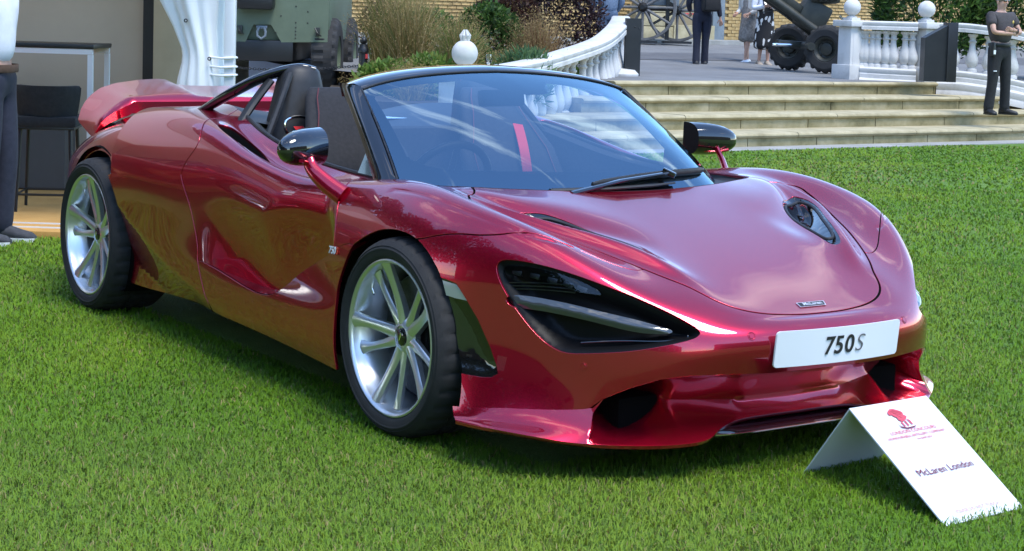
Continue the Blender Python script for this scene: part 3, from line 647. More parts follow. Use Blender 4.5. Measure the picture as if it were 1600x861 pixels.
# header rail
b=MB(); rings=[]
for t in np.linspace(-1,1,33):
    H=glassP(t,1); a=abs(t); bk=-1.035+.03*a**2
    z=H[2]; y=H[1]; zr=z+.016-.010*a**3
    rings.append([(H[0]+.004,y,z-.004),(H[0]-.012,y,z+.010),(H[0]-.07,y,z+.020),(bk+.04,y*.99,zr+.008),(bk,y*.985,zr-.006),(bk+.01,y*.98,zr-.04),(H[0]-.04,y,z-.035)])
b.loft(rings,True,True); b.build('header_rail',M['gloss'],CAR,50)
b=MB(); b.tube([glassP(t,1.002)+np.array([0,0,.003]) for t in np.linspace(-1,1,41)],.0035,6); b.build('screen_seal',M['black'],CAR)
for sd in(-1,1):
    b=MB(); rings=[]
    for w in np.linspace(-.03,1.04,22):
        w_=min(max(w,0),1); G=glassP(1.0,w_)+ (glassP(1,1)-glassP(1,.9))*max(0,w-1)*10+(glassP(1,0)-glassP(1,.1))*max(0,-w)*10
        Bk=np.array([-.535,.722,.795])*(1-w)+np.array([-1.005,.605,1.095])*w; Bk+=np.array([.02,.012,.028])*4*w_*(1-w_)
        mid=(G+Bk)/2+np.array([.012,.022,.006]); q1=G*.8+Bk*.2+np.array([.006,.014,.003]); q2=G*.25+Bk*.75+np.array([.004,.014,.004])
        rings.append([mir(p,sd) for p in (G+np.array([0,.002,.002]),q1,mid,q2,Bk,Bk+np.array([.01,-.03,-.01]),G+np.array([-.02,-.045,-.02]))])
    b.loft(rings,True,True); b.build('screen_pillar',M['gloss'],CAR,60)
    b=MB(); b.tube([mir(glassP(1.0,w)+np.array([.001,.006,.003]),sd) for w in np.linspace(0,1,16)],.0035,6); b.build('pillar_seal',M['disc'],CAR)
# cowl between glass and body
A=[]
for s in np.linspace(0,10,61):
    e=S(s,11.0)[0][0]; a=np.interp(s,[0,2,4,5.5,7,8,9,10],[0,.3,.55,.68,.78,.85,.92,1.0]); g=interp(gbase,np.array([a]))[0]
    A.append([e+np.array([0,0,.001]),e+np.array([0,0,-.014]),g*.5+e*.5+np.array([0,0,-.020]),g+np.array([.004,0,-.008]),g+np.array([-.02,0,.0])])
A=np.array(A); grid('cowl_panel',np.concatenate([(A*[1,-1,1])[:0:-1],A]),M['black'],CAR,50)
# window sill seal and inner door trim
for sd in(-1,1):
    sl=[mir(S(s,11.0)[0][0]+np.array([0,-.004,.004]),sd) for s in np.linspace(9.9,13.55,40)]
    b=MB(); b.tube(sl,.009,8); b.build('window_seal',M['black'],CAR)
    A=[]
    for s in np.linspace(9.9,13.55,40):
        e=S(s,11.0)[0][0]; A.append([mir(e+np.array(q),sd) for q in((0,-.008,.002),(0,-.045,-.012),(0,-.055,-.08),(0,-.085,-.16),(0,-.075,-.20),(0,-.11,-.45))])
    grid('door_trim',np.array(A),M['alcantara'],CAR,40)
    b=MB(); b.add([mir(p,sd) for p in [(-.50,.705,.795),(-.66,.712,.80),(-.625,.69,.90),(-.50,.695,.80),(-.65,.70,.80),(-.615,.68,.895)]],[(0,1,2),(5,4,3),(0,3,4,1),(1,4,5,2),(2,5,3,0)]); b.build('quarter_panel',M['gloss'],CAR)
# mirrors
for sd in(-1,1):
    b=MB(); rings=[]
    for t in np.linspace(0,1,15):
        y=.858+.195*t; e=math.sqrt(max(1-(max(t-.15,0)/.86)**2.6,0.0)); e=max(e,.06)
        zc=.892+.006*(1-t); hz=.066*e+.002; xf=-.615+.068*t-.03*(1-e); xb=-.708+.085*t
        fw=(xf-xb)*e**.6
        ring=[]
        for a in np.linspace(0,2*math.pi,20,endpoint=False):
            ca,sa=math.cos(a),math.sin(a); x=xb+ (fw*abs(ca)**.75 if ca>0 else -.008*abs(ca)**.3); ring.append((x,sd*y,zc+hz*math.copysign(abs(sa)**.8,sa)))
        rings.append(ring)
    b.loft(rings,True,True); mo=b.build('door_mirror',M['gloss'],CAR,50)
    b=MB(); b.box((-.690,sd*.93,.898),(.004,.14,.085),rot=(0,0,-sd*.38),bev=.002); b.build('mirror_glass',M['chrome'],mo)
    b=MB(); path=[(-.60,.945,.862),(-.585,.945,.838),(-.55,.935,.808),(-.50,.91,.772),(-.455,.885,.745)]; b.tube([mir(p,sd) for p in crom(path,5)],[.020+.016*t for t in np.linspace(0,1,21)],12,flat=.5,up=(0,sd*.55,1)); b.build('mirror_stalk',M['red'],mo,50)
    b=MB(); b.tube([mir(p,sd) for p in crom([(-.575,.985,.857),(-.60,.95,.850),(-.63,.90,.850)],4)],[.012]*9,8,flat=.6); b.build('mirror_base',M['red'],mo,50)
# buttress, hoop, door frame
for sd in(-1,1):
    path=crom([(-2.06,.715,.925),(-1.98,.70,.955),(-1.86,.655,1.018),(-1.76,.59,1.078),(-1.68,.51,1.122),(-1.63,.44,1.142),(-1.60,.39,1.132)],6)
    b=MB(); m=len(path); b.tube([mir(p,sd) for p in path],[.020+.014*math.sin(math.pi*min(1,k/m*1.1)) for k in range(m)],12,flat=.62,up=(0,0,1)); b.build('buttress',M['gloss'],CAR,60)
    b=MB(); rings=[]
    for z,x0,x1,y0,y1 in((.74,-1.72,-1.54,.33,.60),(.86,-1.72,-1.55,.335,.58),(1.0,-1.72,-1.565,.345,.545),(1.08,-1.72,-1.575,.355,.525),(1.125,-1.71,-1.580,.365,.51),(1.148,-1.70,-1.595,.38,.49),(1.153,-1.685,-1.615,.395,.475)):
        c=.03; rings.append([mir(p,sd) for p in [(x0+c,y0,z),(x1-c,y0,z),(x1,y0+c,z),(x1,y1-c,z),(x1-c,y1,z),(x0+c,y1,z),(x0,y1-c,z),(x0,y0+c,z)]])
    b.loft(rings,True,True); hp_=b.build('roll_hoop',M['black'],CAR,50)
    b=MB(); pth=[(-1.525,y,z) for y,z in((.44,.93),(.50,.945),(.56,.93),(.555,.88),(.50,.865),(.45,.88),(.44,.93))]; b.tube([mir(p,sd) for p in crom(pth,4)],.006,8); b.build('belt_guide',M['chrome'],hp_)
    b=MB(); rr=[]
    for x,y,z in crom([(-1.53,.50,.905),(-1.44,.52,.87),(-1.36,.55,.78),(-1.32,.56,.66)],4): rr.append([mir(p,sd) for p in((x,y-.022,z),(x,y+.022,z),(x-.004,y+.022,z),(x-.004,y-.022,z))])
    b.loft(rr,True,True); b.build('seat_belt',M['belt'],CAR)
    for nm,pa,wd in(('door_frame',[(-1.60,.51,1.11),(-1.52,.60,.98),(-1.45,.69,.845)],.026),('door_frame',[(-1.70,.545,1.085),(-1.70,.63,.98),(-1.68,.705,.885)],.028)):
        b=MB(); b.tube([mir(p,sd) for p in crom(pa,5)],wd,8,flat=.55,up=(0,1,0)); b.build(nm,M['black'],CAR,40)
# rear bulkhead and deck
b=MB(); b.box((-1.66,0,.66),(.10,1.30,.46),bev=.03); b.build('bulkhead',M['alcantara'],CAR)
A=[]
for s in np.linspace(13.3,17.9,40):
    e=S(s,11.0)[0][0]; t=np.linspace(1,0,10); hump=.03*math.exp(-((e[0]+2.3)/.6)**2)
    A.append([np.array([e[0],e[1]*q,e[2]-.07*(1-q)**.7*(e[0]>-2.9)-.0+hump*0]) for q in t])
A=np.array(A); mm=(A*[1,-1,1])[:,::-1][:,1:]; grid('rear_deck',np.concatenate([A,mm],1),M['black'],CAR,60)
b=MB(); b.box((-2.25,0,.895),(.75,.62,.03),bev=.012); b.build('engine_cover',M['gloss'],CAR)
# active rear wing
wy=[-.752,-.745,-.72,-.68,-.62,-.54,-.42,-.32,-.27,-.23,-.15,0]; wz=[.815,.845,.885,.925,.965,.99,1.006,1.012,1.008,.985,.978,.976]
yy=np.linspace(-.752,.752,75); b=MB(); rings=[]
for y in yy:
    z=np.interp(-abs(y),wy,wz); e=max(0,(abs(y)-.60)/.152); cz=z-.985
    xs=.03*e**2; th=1-.55*e
    rings.append([(-3.40+xs*2,y,z),(-3.25,y,z-.022),(-3.12-xs,y,z*.6+.965*.4-.034-.05*e),(-3.06-xs*2,y,.938+cz*.75*(e>0)-.02*e),(-3.045-xs*2,y,.918+cz*.85*(e>0)),(-3.06-xs*2,y,.862+.9*cz*(e>0)+.03*e),(-3.12,y,.852+.95*cz*(e>0)+.04*e),(-3.38+xs*2,y,z-.03*th)])
b.loft(rings,True,True); b.build('rear_wing',M['red'],CAR,50)
for sd in(-1,1):
    b=MB(); b.box((-3.15,sd*.33,.86),(.10,.03,.12),bev=.008); b.build('wing_strut',M['gloss'],CAR)
b=MB(); b.box((-3.2,0,.74),(.3,1.35,.12),bev=.04); b.build('tail_panel',M['gap'],CAR)
# tub, dash, wheel, seats
b=MB(); b.box((-.75,0,.30),(1.5,1.25,.06),bev=.01); b.build('cabin_floor',M['alcantara'],CAR)
A=[]
for y in np.linspace(-.62,.62,31):
    a=abs(y)/.62; x0=np.interp(abs(y),[0,.3,.45,.55,.62],[.06,.03,-.08,-.2,-.30])
    A.append([(x0,y,.765),(x0-.12,y,.772),(-.36-.02*a,y,.775-.02*a),(-.44,y,.765-.02*a),(-.47,y,.73),(-.46,y,.66),(-.40,y,.55)])
grid('dashboard',np.array(A),M['dash'],CAR,40)
b=MB(); rings=[]
for t in np.linspace(0,1,12):
    x=-.20-.30*t; w_=.17*math.sin(math.pi*(.12+.80*t))**.6; h=.050*math.sin(math.pi*(.10+.6*t))
    rings.append([(x,-.37+w_*math.cos(a),.768+max(math.sin(a),-.3)*h) for a in np.linspace(0,2*math.pi,16,endpoint=False)])
b.loft(rings,True,True); b.build('binnacle',M['dash'],CAR,60)
b=MB(); cx=Vector((-.60,-.37,.745)); ax=Vector((-.90,0,.42)).normalized(); u=Vector((0,1,0)); v=ax.cross(u)
b.tube([cx+(u*math.cos(a)+v*math.sin(a))*.178 for a in np.linspace(0,2*math.pi,41)],.0155,10,False)
for a in(0,math.pi,-math.pi/2): b.tube([cx+(u*math.cos(a)+v*math.sin(a))*.04,cx+(u*math.cos(a)+v*math.sin(a))*.172],.013,8)
b.ell(cx,(.05,.06,.06)); sw=b.build('steering_wheel',M['black'],CAR,60)
b=MB(); b.box((-.15,.30,.80),(.25,.16,.012),rot=(0,.05,.5),bev=.004); b.build('dash_screen',M['dash'],CAR)
for sd in(-1,1):
    st=None
    secs=[(.40,-1.10,.20,.13),(.55,-1.18,.235,.13),(.70,-1.27,.245,.12),(.82,-1.345,.235,.11),(.90,-1.395,.190,.10),(.97,-1.44,.155,.09),(1.03,-1.48,.135,.075),(1.065,-1.505,.105,.055)]
    b=MB(); rings=[]
    for z,x,hw,th in secs:
        ring=[]
        for a in np.linspace(0,2*math.pi,24,endpoint=False):
            ca,sa=math.cos(a),math.sin(a); y=hw*math.copysign(abs(ca)**.6,ca); d=th*.5*math.copysign(abs(sa)**.7,sa); wing=.055*(abs(y)/hw)**3*(1 if z<.95 else .4)
            ring.append((x+d+wing,sd*.37+y,z))
        rings.append(ring)
    b.loft(rings,True,True); st=b.build('seat',M['alcantara'],CAR,60)
    b=MB(); b.box((-.85,sd*.37,.43),(.50,.46,.14),rot=(0,-.12,0),bev=.05); b.build('seat_cushion',M['alcantara'],st,50)
    b=MB()
    for e in(-1,1): b.tube([(x+th*.45+.03,sd*.37+e*hw*.80,z) for z,x,hw,th in secs[2:]],.0025,6)
    b.build('seat_piping',M['piping'],st)
    b=MB(); rr=[]
    for x,y,z in crom([(-1.45,.50,.95),(-1.34,.46,.91),(-1.22,.42,.78),(-1.12,.38,.62),(-1.04,.36,.50)],4): rr.append([(x+.0,sd*(y-.024)-.0,z),(x,sd*(y+.024),z),(x-.004,sd*(y+.024),z),(x-.004,sd*(y-.024),z)])
    if sd>0: b.loft(rr,True,True); b.build('seat_belt',M['belt'],CAR)
b=MB(); b.box((-.80,0,1.06),(.03,.22,.065),rot=(0,-.2,.1),bev=.012); b.tube([(-.80,0,1.08),(-.82,0,1.14)],.01,8); b.build('rear_view_mirror',M['black'],CAR)
b=MB(); b.box((-.9,0,.50),(1.0,.24,.28),bev=.05); b.build('centre_tunnel',M['dash'],CAR,50)
# wipers
def gsurf(y,w,o):
    t=1.0
    lo,hi=0.,1.
    for _ in range(24):
        m=(lo+hi)/2
        if glassP(m,w)[1]<abs(y): lo=m
        else: hi=m
    p=glassP(math.copysign(lo,y) if y else lo,w); return p+np.array([.45,0,.89])*o
def wiper(y0,y1,w0,w1,yp,wp):
    b=MB(); b.tube([gsurf(y,w,.012) for y,w in zip(np.linspace(y0,y1,14),w0+(w1-w0)*np.linspace(0,1,14)+.02*np.sin(np.linspace(0,math.pi,14)))],[.006]+[.010]*12+[.006],8,flat=1.5,up=(.45,0,.9)); o=b.build('wiper',M['black'],CAR,50)
    ym=(y0+y1)/2+.05; wm=w0+(w1-w0)*.58
    b=MB(); b.tube([gsurf(yp,wp,.006),gsurf(yp*.55+ym*.45,wp*.5+wm*.5,.03),gsurf(ym,wm,.03)],[.016,.012,.009],8,flat=.6); b.box(tuple(gsurf(ym,wm,.03)),(.05,.022,.02),bev=.004,rot=(0,.4,.7)); b.build('wiper_arm',M['gloss'],o,40)
wiper(-.20,.40,.035,.085,-.30,-.01)
b=MB(); b.tube([gsurf(y,w,.010) for y,w in((-.36,.0),(-.15,.012),(.05,.022),(.16,.03))],[.012,.012,.010,.006],8,flat=.6); b.build('wiper_arm',M['black'],CAR,50)
# --- the neighbouring car whose wheels show as reflections in the rear quarter
def copy_tree(o,parent=None):
    c=o.copy(); COL.objects.link(c)
    if parent is not None: c.parent=parent
    for ch in list(o.children): copy_tree(ch,c)
    return c
CAR2=copy_tree(CAR); CAR2.location=(-3.9,-3.5,0); CAR2['label']='neighbouring dark red supercar standing to the left of the marquee man, mirrored in the flank'; CAR2['group']='supercars on the lawn'; CAR['group']='supercars on the lawn'
# ================================================================== SETTING
def W(X,D,z=0): return Vector((4.862+.5676*X-.8233*D,-3.845+.8233*X+.5676*D,z))
RZ=R(55.42)                              # local x to the right of the view, local y away from it
def np_mesh(name,V,F,m,parent=None,cols=None,smooth=False):
    """fast mesh from numpy: F (n,k) same-size faces"""
    me=bpy.data.meshes.new(name); V=np.asarray(V,np.float32); F=np.asarray(F,np.int32); n,k=F.shape
    me.vertices.add(len(V)); me.vertices.foreach_set('co',V.ravel()); me.loops.add(n*k); me.loops.foreach_set('vertex_index',F.ravel())
    me.polygons.add(n); me.polygons.foreach_set('loop_start',np.arange(0,n*k,k,dtype=np.int32)); me.polygons.foreach_set('loop_total',np.full(n,k,np.int32))
    if smooth: me.polygons.foreach_set('use_smooth',np.ones(n,bool))
    me.update(calc_edges=True); me.validate()
    if cols is not None:
        a=me.color_attributes.new('Col','FLOAT_COLOR','POINT'); c=np.ones((len(V),4),np.float32); c[:,:3]=cols; a.data.foreach_set('color',c.ravel())
    me.materials.append(m); o=bpy.data.objects.new(name,me); COL.objects.link(o)
    if parent is not None: o.parent=parent
    return o
def leafmat(name,rough=.5,trans=.35):
    m=bpy.data.materials.new(name); m.use_nodes=True; t=m.node_tree; t.nodes.clear()
    o=t.nodes.new('ShaderNodeOutputMaterial'); a=t.nodes.new('ShaderNodeAttribute'); a.attribute_name='Col'
    p=t.nodes.new('ShaderNodeBsdfPrincipled'); p.inputs['Roughness'].default_value=rough; p.inputs['Specular IOR Level'].default_value=.3
    tr=t.nodes.new('ShaderNodeBsdfTranslucent'); mx=t.nodes.new('ShaderNodeMixShader'); mx.inputs[0].default_value=trans
    t.links.new(a.outputs['Color'],p.inputs['Base Color']); t.links.new(a.outputs['Color'],tr.inputs[0]); t.links.new(p.outputs[0],mx.inputs[1]); t.links.new(tr.outputs[0],mx.inputs[2]); t.links.new(mx.outputs[0],o.inputs[0])
    return m
M['leaf']=leafmat('leaf'); M['blade_g']=leafmat('grass_blade',.5,.35)
_t=M['blade_g'].node_tree; _g=_t.nodes.new('ShaderNodeNewGeometry'); _m=_t.nodes.new('ShaderNodeMix'); _m.data_type='VECTOR'; _m.inputs[0].default_value=.72; _m.inputs[5].default_value=(0,0,1); _v=_t.nodes.new('ShaderNodeVectorMath'); _v.operation='NORMALIZE'
_t.links.new(_g.outputs['Normal'],_m.inputs[4]); _t.links.new(_m.outputs[1],_v.inputs[0])
for _n in _t.nodes:
    if _n.type in('BSDF_PRINCIPLED','BSDF_TRANSLUCENT'): _t.links.new(_v.outputs[0],_n.inputs['Normal'])
M['stone']=varied('old_stone',(.25,.21,.115),(.47,.405,.255),3.2,.85,10,.3,.7,bump=.5,bscale=25,c3=(.37,.315,.185),dist=.01)
M['stone2']=varied('mossy_stone',(.11,.095,.04),(.40,.34,.20),2.0,.9,10,.30,.64,bump=.5,bscale=25,c3=(.27,.23,.115),dist=.01)
M['white']=varied('painted_stone',(.30,.29,.26),(.58,.57,.55),2.6,.75,9,.26,.56,bump=.3,bscale=18,c3=(.50,.49,.465),dist=.006)
M['asphalt']=varied('grey_asphalt',(.13,.13,.13),(.20,.20,.198),1.2,.9,9,.3,.7,bump=.5,bscale=220,dist=.01)
M['pave']=varied('pale_paving',(.25,.245,.22),(.36,.35,.32),2,.9,8,bump=.3,bscale=60)
M['soil']=varied('lawn_soil',(.075,.155,.010),(.115,.205,.018),5,.95,8,bump=.8,bscale=90,dist=.02)
M['tent']=varied('taupe_cloth',(.38,.33,.265),(.42,.365,.295),1.2,.8)
M['tentdark']=varied('dark_panel',(.07,.066,.06),(.085,.08,.075),2,.7)
M['beige']=varied('beige_panel',(.36,.30,.20),(.42,.35,.24),2,.75)
M['pvc']=varied('white_pvc',(.74,.76,.75),(.82,.83,.82),1.5,.35,bump=.15,bscale=5)
M['pole']=mat('white_metal',(.74,.76,.78),.3,.2)
M['tan']=varied('tan_carpet',(.40,.215,.055),(.50,.28,.08),3,.95,8,bump=.3,bscale=150)
M['olive']=varied('army_green',(.10,.13,.08),(.125,.16,.10),1.6,.6,8,bump=.1,bscale=12)
M['darkgreen']=varied('dark_army_green',(.016,.018,.013),(.035,.036,.026),5,.5)
M['brick']=varied('yellow_brick',(.30,.19,.075),(.50,.36,.17),2.3,.9,5,.3,.7,bump=.3,bscale=30,c3=(.42,.28,.11),coords='Object')
def brickwall(name,c1,c2,mo,sc=1.0):
    m=mat(name,c1,.9); t=m.node_tree; b=t.nodes['Principled BSDF']; tc=t.nodes.new('ShaderNodeTexCoord'); sx=t.nodes.new('ShaderNodeSeparateXYZ'); cx=t.nodes.new('ShaderNodeCombineXYZ'); ad=t.nodes.new('ShaderNodeMath'); k=t.nodes.new('ShaderNodeTexBrick')
    t.links.new(tc.outputs['Object'],sx.inputs[0]); t.links.new(sx.outputs[0],ad.inputs[0]); t.links.new(sx.outputs[1],ad.inputs[1]); t.links.new(ad.outputs[0],cx.inputs[0]); t.links.new(sx.outputs[2],cx.inputs[1]); t.links.new(cx.outputs[0],k.inputs['Vector'])
    k.inputs['Color1'].default_value=(*c1,1); k.inputs['Color2'].default_value=(*c2,1); k.inputs['Mortar'].default_value=(*mo,1); k.inputs['Scale'].default_value=1; k.inputs['Brick Width'].default_value=.225; k.inputs['Row Height'].default_value=.076; k.inputs['Mortar Size'].default_value=.008
    t.links.new(k.outputs['Color'],b.inputs['Base Color']); return m
M['mortar']=brickwall('brick_wall',(.32,.21,.09),(.48,.34,.16),(.30,.27,.21)); M['mortar_plain']=varied('mortar',(.30,.27,.21),(.38,.35,.28),6,.95)
M['blackwood']=varied('black_board',(.010,.011,.013),(.016,.017,.019),4,.45)
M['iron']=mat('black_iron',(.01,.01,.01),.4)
M['greywood']=varied('grey_wood',(.085,.085,.085),(.16,.155,.15),6,.8)
M['bluegrey']=varied('blue_grey_paint',(.13,.16,.18),(.19,.22,.24),4,.6)
M['palegrey']=varied('pale_grey_paint',(.36,.38,.38),(.44,.46,.46),2,.6)
M['bluewhite']=mat('blue_white_board',(.55,.62,.86),.5)
M['redtrim']=mat('red_trim',(.55,.05,.05),.5)
# --- ground
def lawn_z(x): 
    t=np.clip((-5.0-x)/6.4,0,1); return -.23*(t*t*(3-2*t))
xs=np.concatenate([[-11.45],np.linspace(-11.2,-4,30),[0,10,30,90]]); V=[(x,y,float(lawn_z(x))) for x in xs for y in(-90,90)]
F=[(2*i,2*i+2,2*i+3,2*i+1) for i in range(len(xs)-1)]
tag(mesh_obj('lawn',V,F,M['soil']),kind='structure')
b=MB(); b.box((-300,0,-.55),(577.7,1400,.6)); tag(b.build('ground',M['pave']),kind='structure')     # everything beyond the lawn
# blades of the lawn
def gnoise(x,y,s): return (np.sin(x*s+1.3*np.sin(y*s*.7))+np.sin(y*s*1.3+1.7*np.sin(x*s*.6+2))+np.sin((x+y)*s*.55+.7))/3
def blades(d0,d1,dens,wd,h0,h1,seed):
    r=np.random.default_rng(seed); wmax=.43*d1+.6; n=int((d1-d0)*2*wmax*dens)
    D=r.uniform(d0,d1,n); X=r.uniform(-wmax,wmax,n); k=np.abs(X)<.41*D+.55; D,X=D[k],X[k]
    x=4.862+.5676*X-.8233*D; y=-3.845+.8233*X+.5676*D
    k=(x>-11.4)&~((x>-3.1)&(x<.55)&(np.abs(y)<.72))&~((D>10.15)&(X<-2.55))
    x,y=x[k],y[k]; n=len(x); z=lawn_z(x)
    pn=gnoise(x,y,2.1)*.6+gnoise(x,y,7.3)*.4
    h=r.uniform(h0,h1,n)*(1+.22*pn); a=r.uniform(0,2*np.pi,n); a2=a+r.normal(0,.9,n)
    lean=np.abs(r.normal(.75,.4,n))*h; w=wd*r.uniform(.7,1.3,n)
    ux,uy=np.cos(a),np.sin(a); sx,sy=-np.sin(a2)*w/2,np.cos(a2)*w/2
    b0=np.stack([x-sx,y-sy,z-.003],1); b1=np.stack([x+sx,y+sy,z-.003],1)
    m=np.stack([x+ux*lean*.4,y+uy*lean*.4,z+h*.62],1); m0=m-np.stack([sx,sy,0*sx],1)*.8; m1=m+np.stack([sx,sy,0*sx],1)*.8
    tp=np.stack([x+ux*lean,y+uy*lean,z+h*np.clip(1-.25*(lean/h)**2,.3,1)],1)
    V=np.stack([b0,b1,m1,m0,tp],1).reshape(-1,3); o=np.arange(n)[:,None]*5
    F=np.concatenate([o+[0,1,2],o+[0,2,3],o+[3,2,4]])
    g=r.uniform(0,1,n); base=np.array([.140,.285,.012]); yel=np.array([.255,.375,.030]); dk=np.array([.085,.205,.009]); straw=np.array([.30,.27,.10])
    q=np.clip(.5+.42*pn+.35*(g-.5),0,1)[:,None]; c=np.where(q<.5,dk+(base-dk)*q*2,base+(yel-base)*(q-.5)*2); dry=np.clip(gnoise(x+3,y-1,.85)*1.1+.35*gnoise(x,y,3.1)-.15,0,.8)[:,None]; c=c*(1-dry*.28)+np.array([.27,.30,.07])*dry*.28; st=(r.uniform(0,1,n)<.04+.06*dry[:,0])[:,None]; c=np.where(st,straw,c)
    return V,F,np.repeat(c,5,0)
VV=[];FF=[];CC=[];k=0
for a in((4.05,5.6,15000,.0040,.013,.029,1),(5.6,7.6,10500,.0050,.013,.028,2),(7.6,10.5,4600,.007,.016,.030,3),(10.5,15,1700,.011,.016,.030,4),(15,24,480,.02,.016,.032,5)):
    v,f,c=blades(*a); VV.append(v);FF.append(f+k);CC.append(c); k+=len(v)
tag(np_mesh('grass',np.concatenate(VV),np.concatenate(FF),M['blade_g'],cols=np.concatenate(CC)),kind='stuff')
# --- parade ground, kerb strip
V=[(-14.2,y,.508) for y in(-60,60)]+[(-18.5,y,.515) for y in(-60,60)]+[(-25.8,y,.92) for y in(-60,60)]+[(-60,y,.95) for y in(-60,60)]
V=[(x,max(y,6.2) if False else y,z) for x,y,z in V]
tag(mesh_obj('parade_ground',[(x,(8.2 if y<0 else y),z) for x,y,z in V],[(0,2,3,1),(2,4,5,3),(4,6,7,5)],M['asphalt'],smooth=False),kind='structure')
tag(mesh_obj('road_strip',[(-20.3,8.2,.622),(-20.3,60,.622),(-21.9,60,.712),(-21.9,8.2,.712)],[(0,1,2,3)],varied('dark_tarmac',(.085,.085,.09),(.12,.12,.122),2,.9),smooth=False),kind='structure')
b=MB(); b.box((-24.9,30,.86),(1.1,60,.14)); tag(b.build('pavement',M['pave']),kind='structure')
b=MB(); b.box((-11.66,16,-.27),(.46,40,.10)); tag(b.build('paving_strip',M['pave']),kind='structure')
# --- stone steps
ST_=empty('stone_steps',(-13,14,-.23),0,'wide weathered stone steps with rounded nosings rising from the lawn','steps')
def rel(o,p): 
    return o.matrix_world.inverted_safe()@p
def child(o,parent):
    """parent keeping world coordinates of the mesh data"""
    mi=parent.matrix_basis.inverted(); o.data.transform(mi); o.parent=parent; return o
rg=random.Random(3)
spans=[(-14.15,.51,10.9,18.3),(-13.40,.325,9.8,23),(-12.65,.14,8.4,27),(-11.90,-.045,7.0,31)]
for i,(x,z,y0,y1) in enumerate(spans):
    y=y0
    while y<y1-.05:                                     # tread slabs with a rounded, proud nosing
        L_=min(rg.uniform(1.7,2.9),y1-y); b=MB(); t=.07
        pr=[(x-.80,z-.006),(x+.02,z+rg.uniform(-.004,.003)),(x+.055,z-.018),(x+.062,z-.036),(x+.05,z-.058),(x+.02,z-t),(x-.80,z-t)]
        b.loft([[(px_,yy,pz) for px_,pz in pr] for yy in(y+.006,y+L_/2,y+L_-.006)],True,True); child(b.build('tread_slab',M['stone']),ST_); y+=L_
    y=y0
    while y<y1-.05:                                     # riser stones
        L_=min(rg.uniform(.8,1.5),y1-y); b=MB(); b.box((x-.19+rg.uniform(-.004,.004),y+L_/2,z-.07-.062),(.40,L_-.012,.122),bev=.008); child(b.build('riser_stone',M['stone2']),ST_); y+=L_
# --- balustrades
def lathe_mesh(name,prof,n,m):
    b=MB(); b.lathe(prof,n); o=b.build(name,m,None,45); me=o.data; bpy.data.objects.remove(o); return me
BALP=[(.0,0),(.085,0),(.085,.05),(.062,.062),(.058,.08),(.072,.10),(.094,.15),(.100,.20),(.094,.26),(.074,.33),(.055,.40),(.046,.47),(.046,.53),(.062,.545),(.064,.565),(.046,.58),(.046,.63),(.060,.65),(.078,.665),(.078,.70),(0,.70)]
BAL=lathe_mesh('baluster',BALP,20,M['white'])
SQ=MB(); SQ.box((0,0,.028),(.19,.19,.056),bev=.004); SQ.box((0,0,.70),(.17,.17,.05),bev=.004)
k_=len(SQ.v)
def baluster(parent,p,rz=0,hs=1):
    o=bpy.data.objects.new('baluster',BAL); COL.objects.link(o); o.parent=parent; o.matrix_local=parent.matrix_basis.inverted()@Matrix.Translation(p)@Matrix.Rotation(rz,4,'Z')@Matrix.Diagonal((1,1,hs,1)); return o
def sweep_box(path,w,h,name,m,parent,prof=None):
    P=[Vector(p) for p in path]; rings=[]
    for i,p in enumerate(P):
        t=P[min(i+1,len(P)-1)]-P[max(i-1,0)]; t.z=0; t.normalize(); s=Vector((-t.y,t.x,0))
        pr=prof or [(-.5,0),(.5,0),(.5,.35),(.46,.45),(.5,.6),(.5,.85),(.40,1),(-.40,1),(-.5,.85),(-.5,.6),(-.46,.45),(-.5,.35)]
        rings.append([p+s*(a*w)+Vector((0,0,c*h)) for a,c in pr])
    b=MB(); b.loft(rings,True,True); return child(b.build(name,m,None,35),parent)
def rail_part(th,path,tops,bots,n,name_rail='handrail'):
    """path of plan points; rail top z and plinth top z along it"""
    Q=crom([(x,y,t) for (x,y),t in zip(path,tops)],10); Qb=crom([(x,y,t) for (x,y),t in zip(path,bots)],10)
    sweep_box([(q[0],q[1],q[2]-.14) for q in Q],.30,.14,name_rail,M['white'],th)
    sweep_box([(q[0],q[1],q[2]-.17) for q in Qb],.34,.17,'plinth',M['white'],th)
    sweep_box([(q[0],q[1],q[2]-.42) for q in Qb],.42,.25,'base_course',M['white'],th)
    for k in range(n):
        i=int((k+.6)/(n+.2)*(len(Q)-1)); hs=(Q[i][2]-.14-Qb[i][2])/.72; baluster(th,Vector(Qb[i]),rg.uniform(0,1),hs)
def pier(th,x,y,z0,z1,w=.42):
    b=MB(); b.box((x,y,(z0+z1)/2),(w,w,z1-z0),bev=.012); b.box((x,y,z0+.12),(w+.12,w+.12,.24),bev=.012); b.box((x,y,z1+.05),(w+.14,w+.14,.10),bev=.02); b.box((x,y,z1+.115),(w*.7,w*.7,.05),bev=.01)
    child(b.build('pier',M['white'],None,35),th)
    b=MB(); b.box((x,y,(z0+z1)/2+.06),(w+.012,w*.62,(z1-z0)*.62),bev=.004); child(b.build('pier_panel',M['white'],None,35),th)
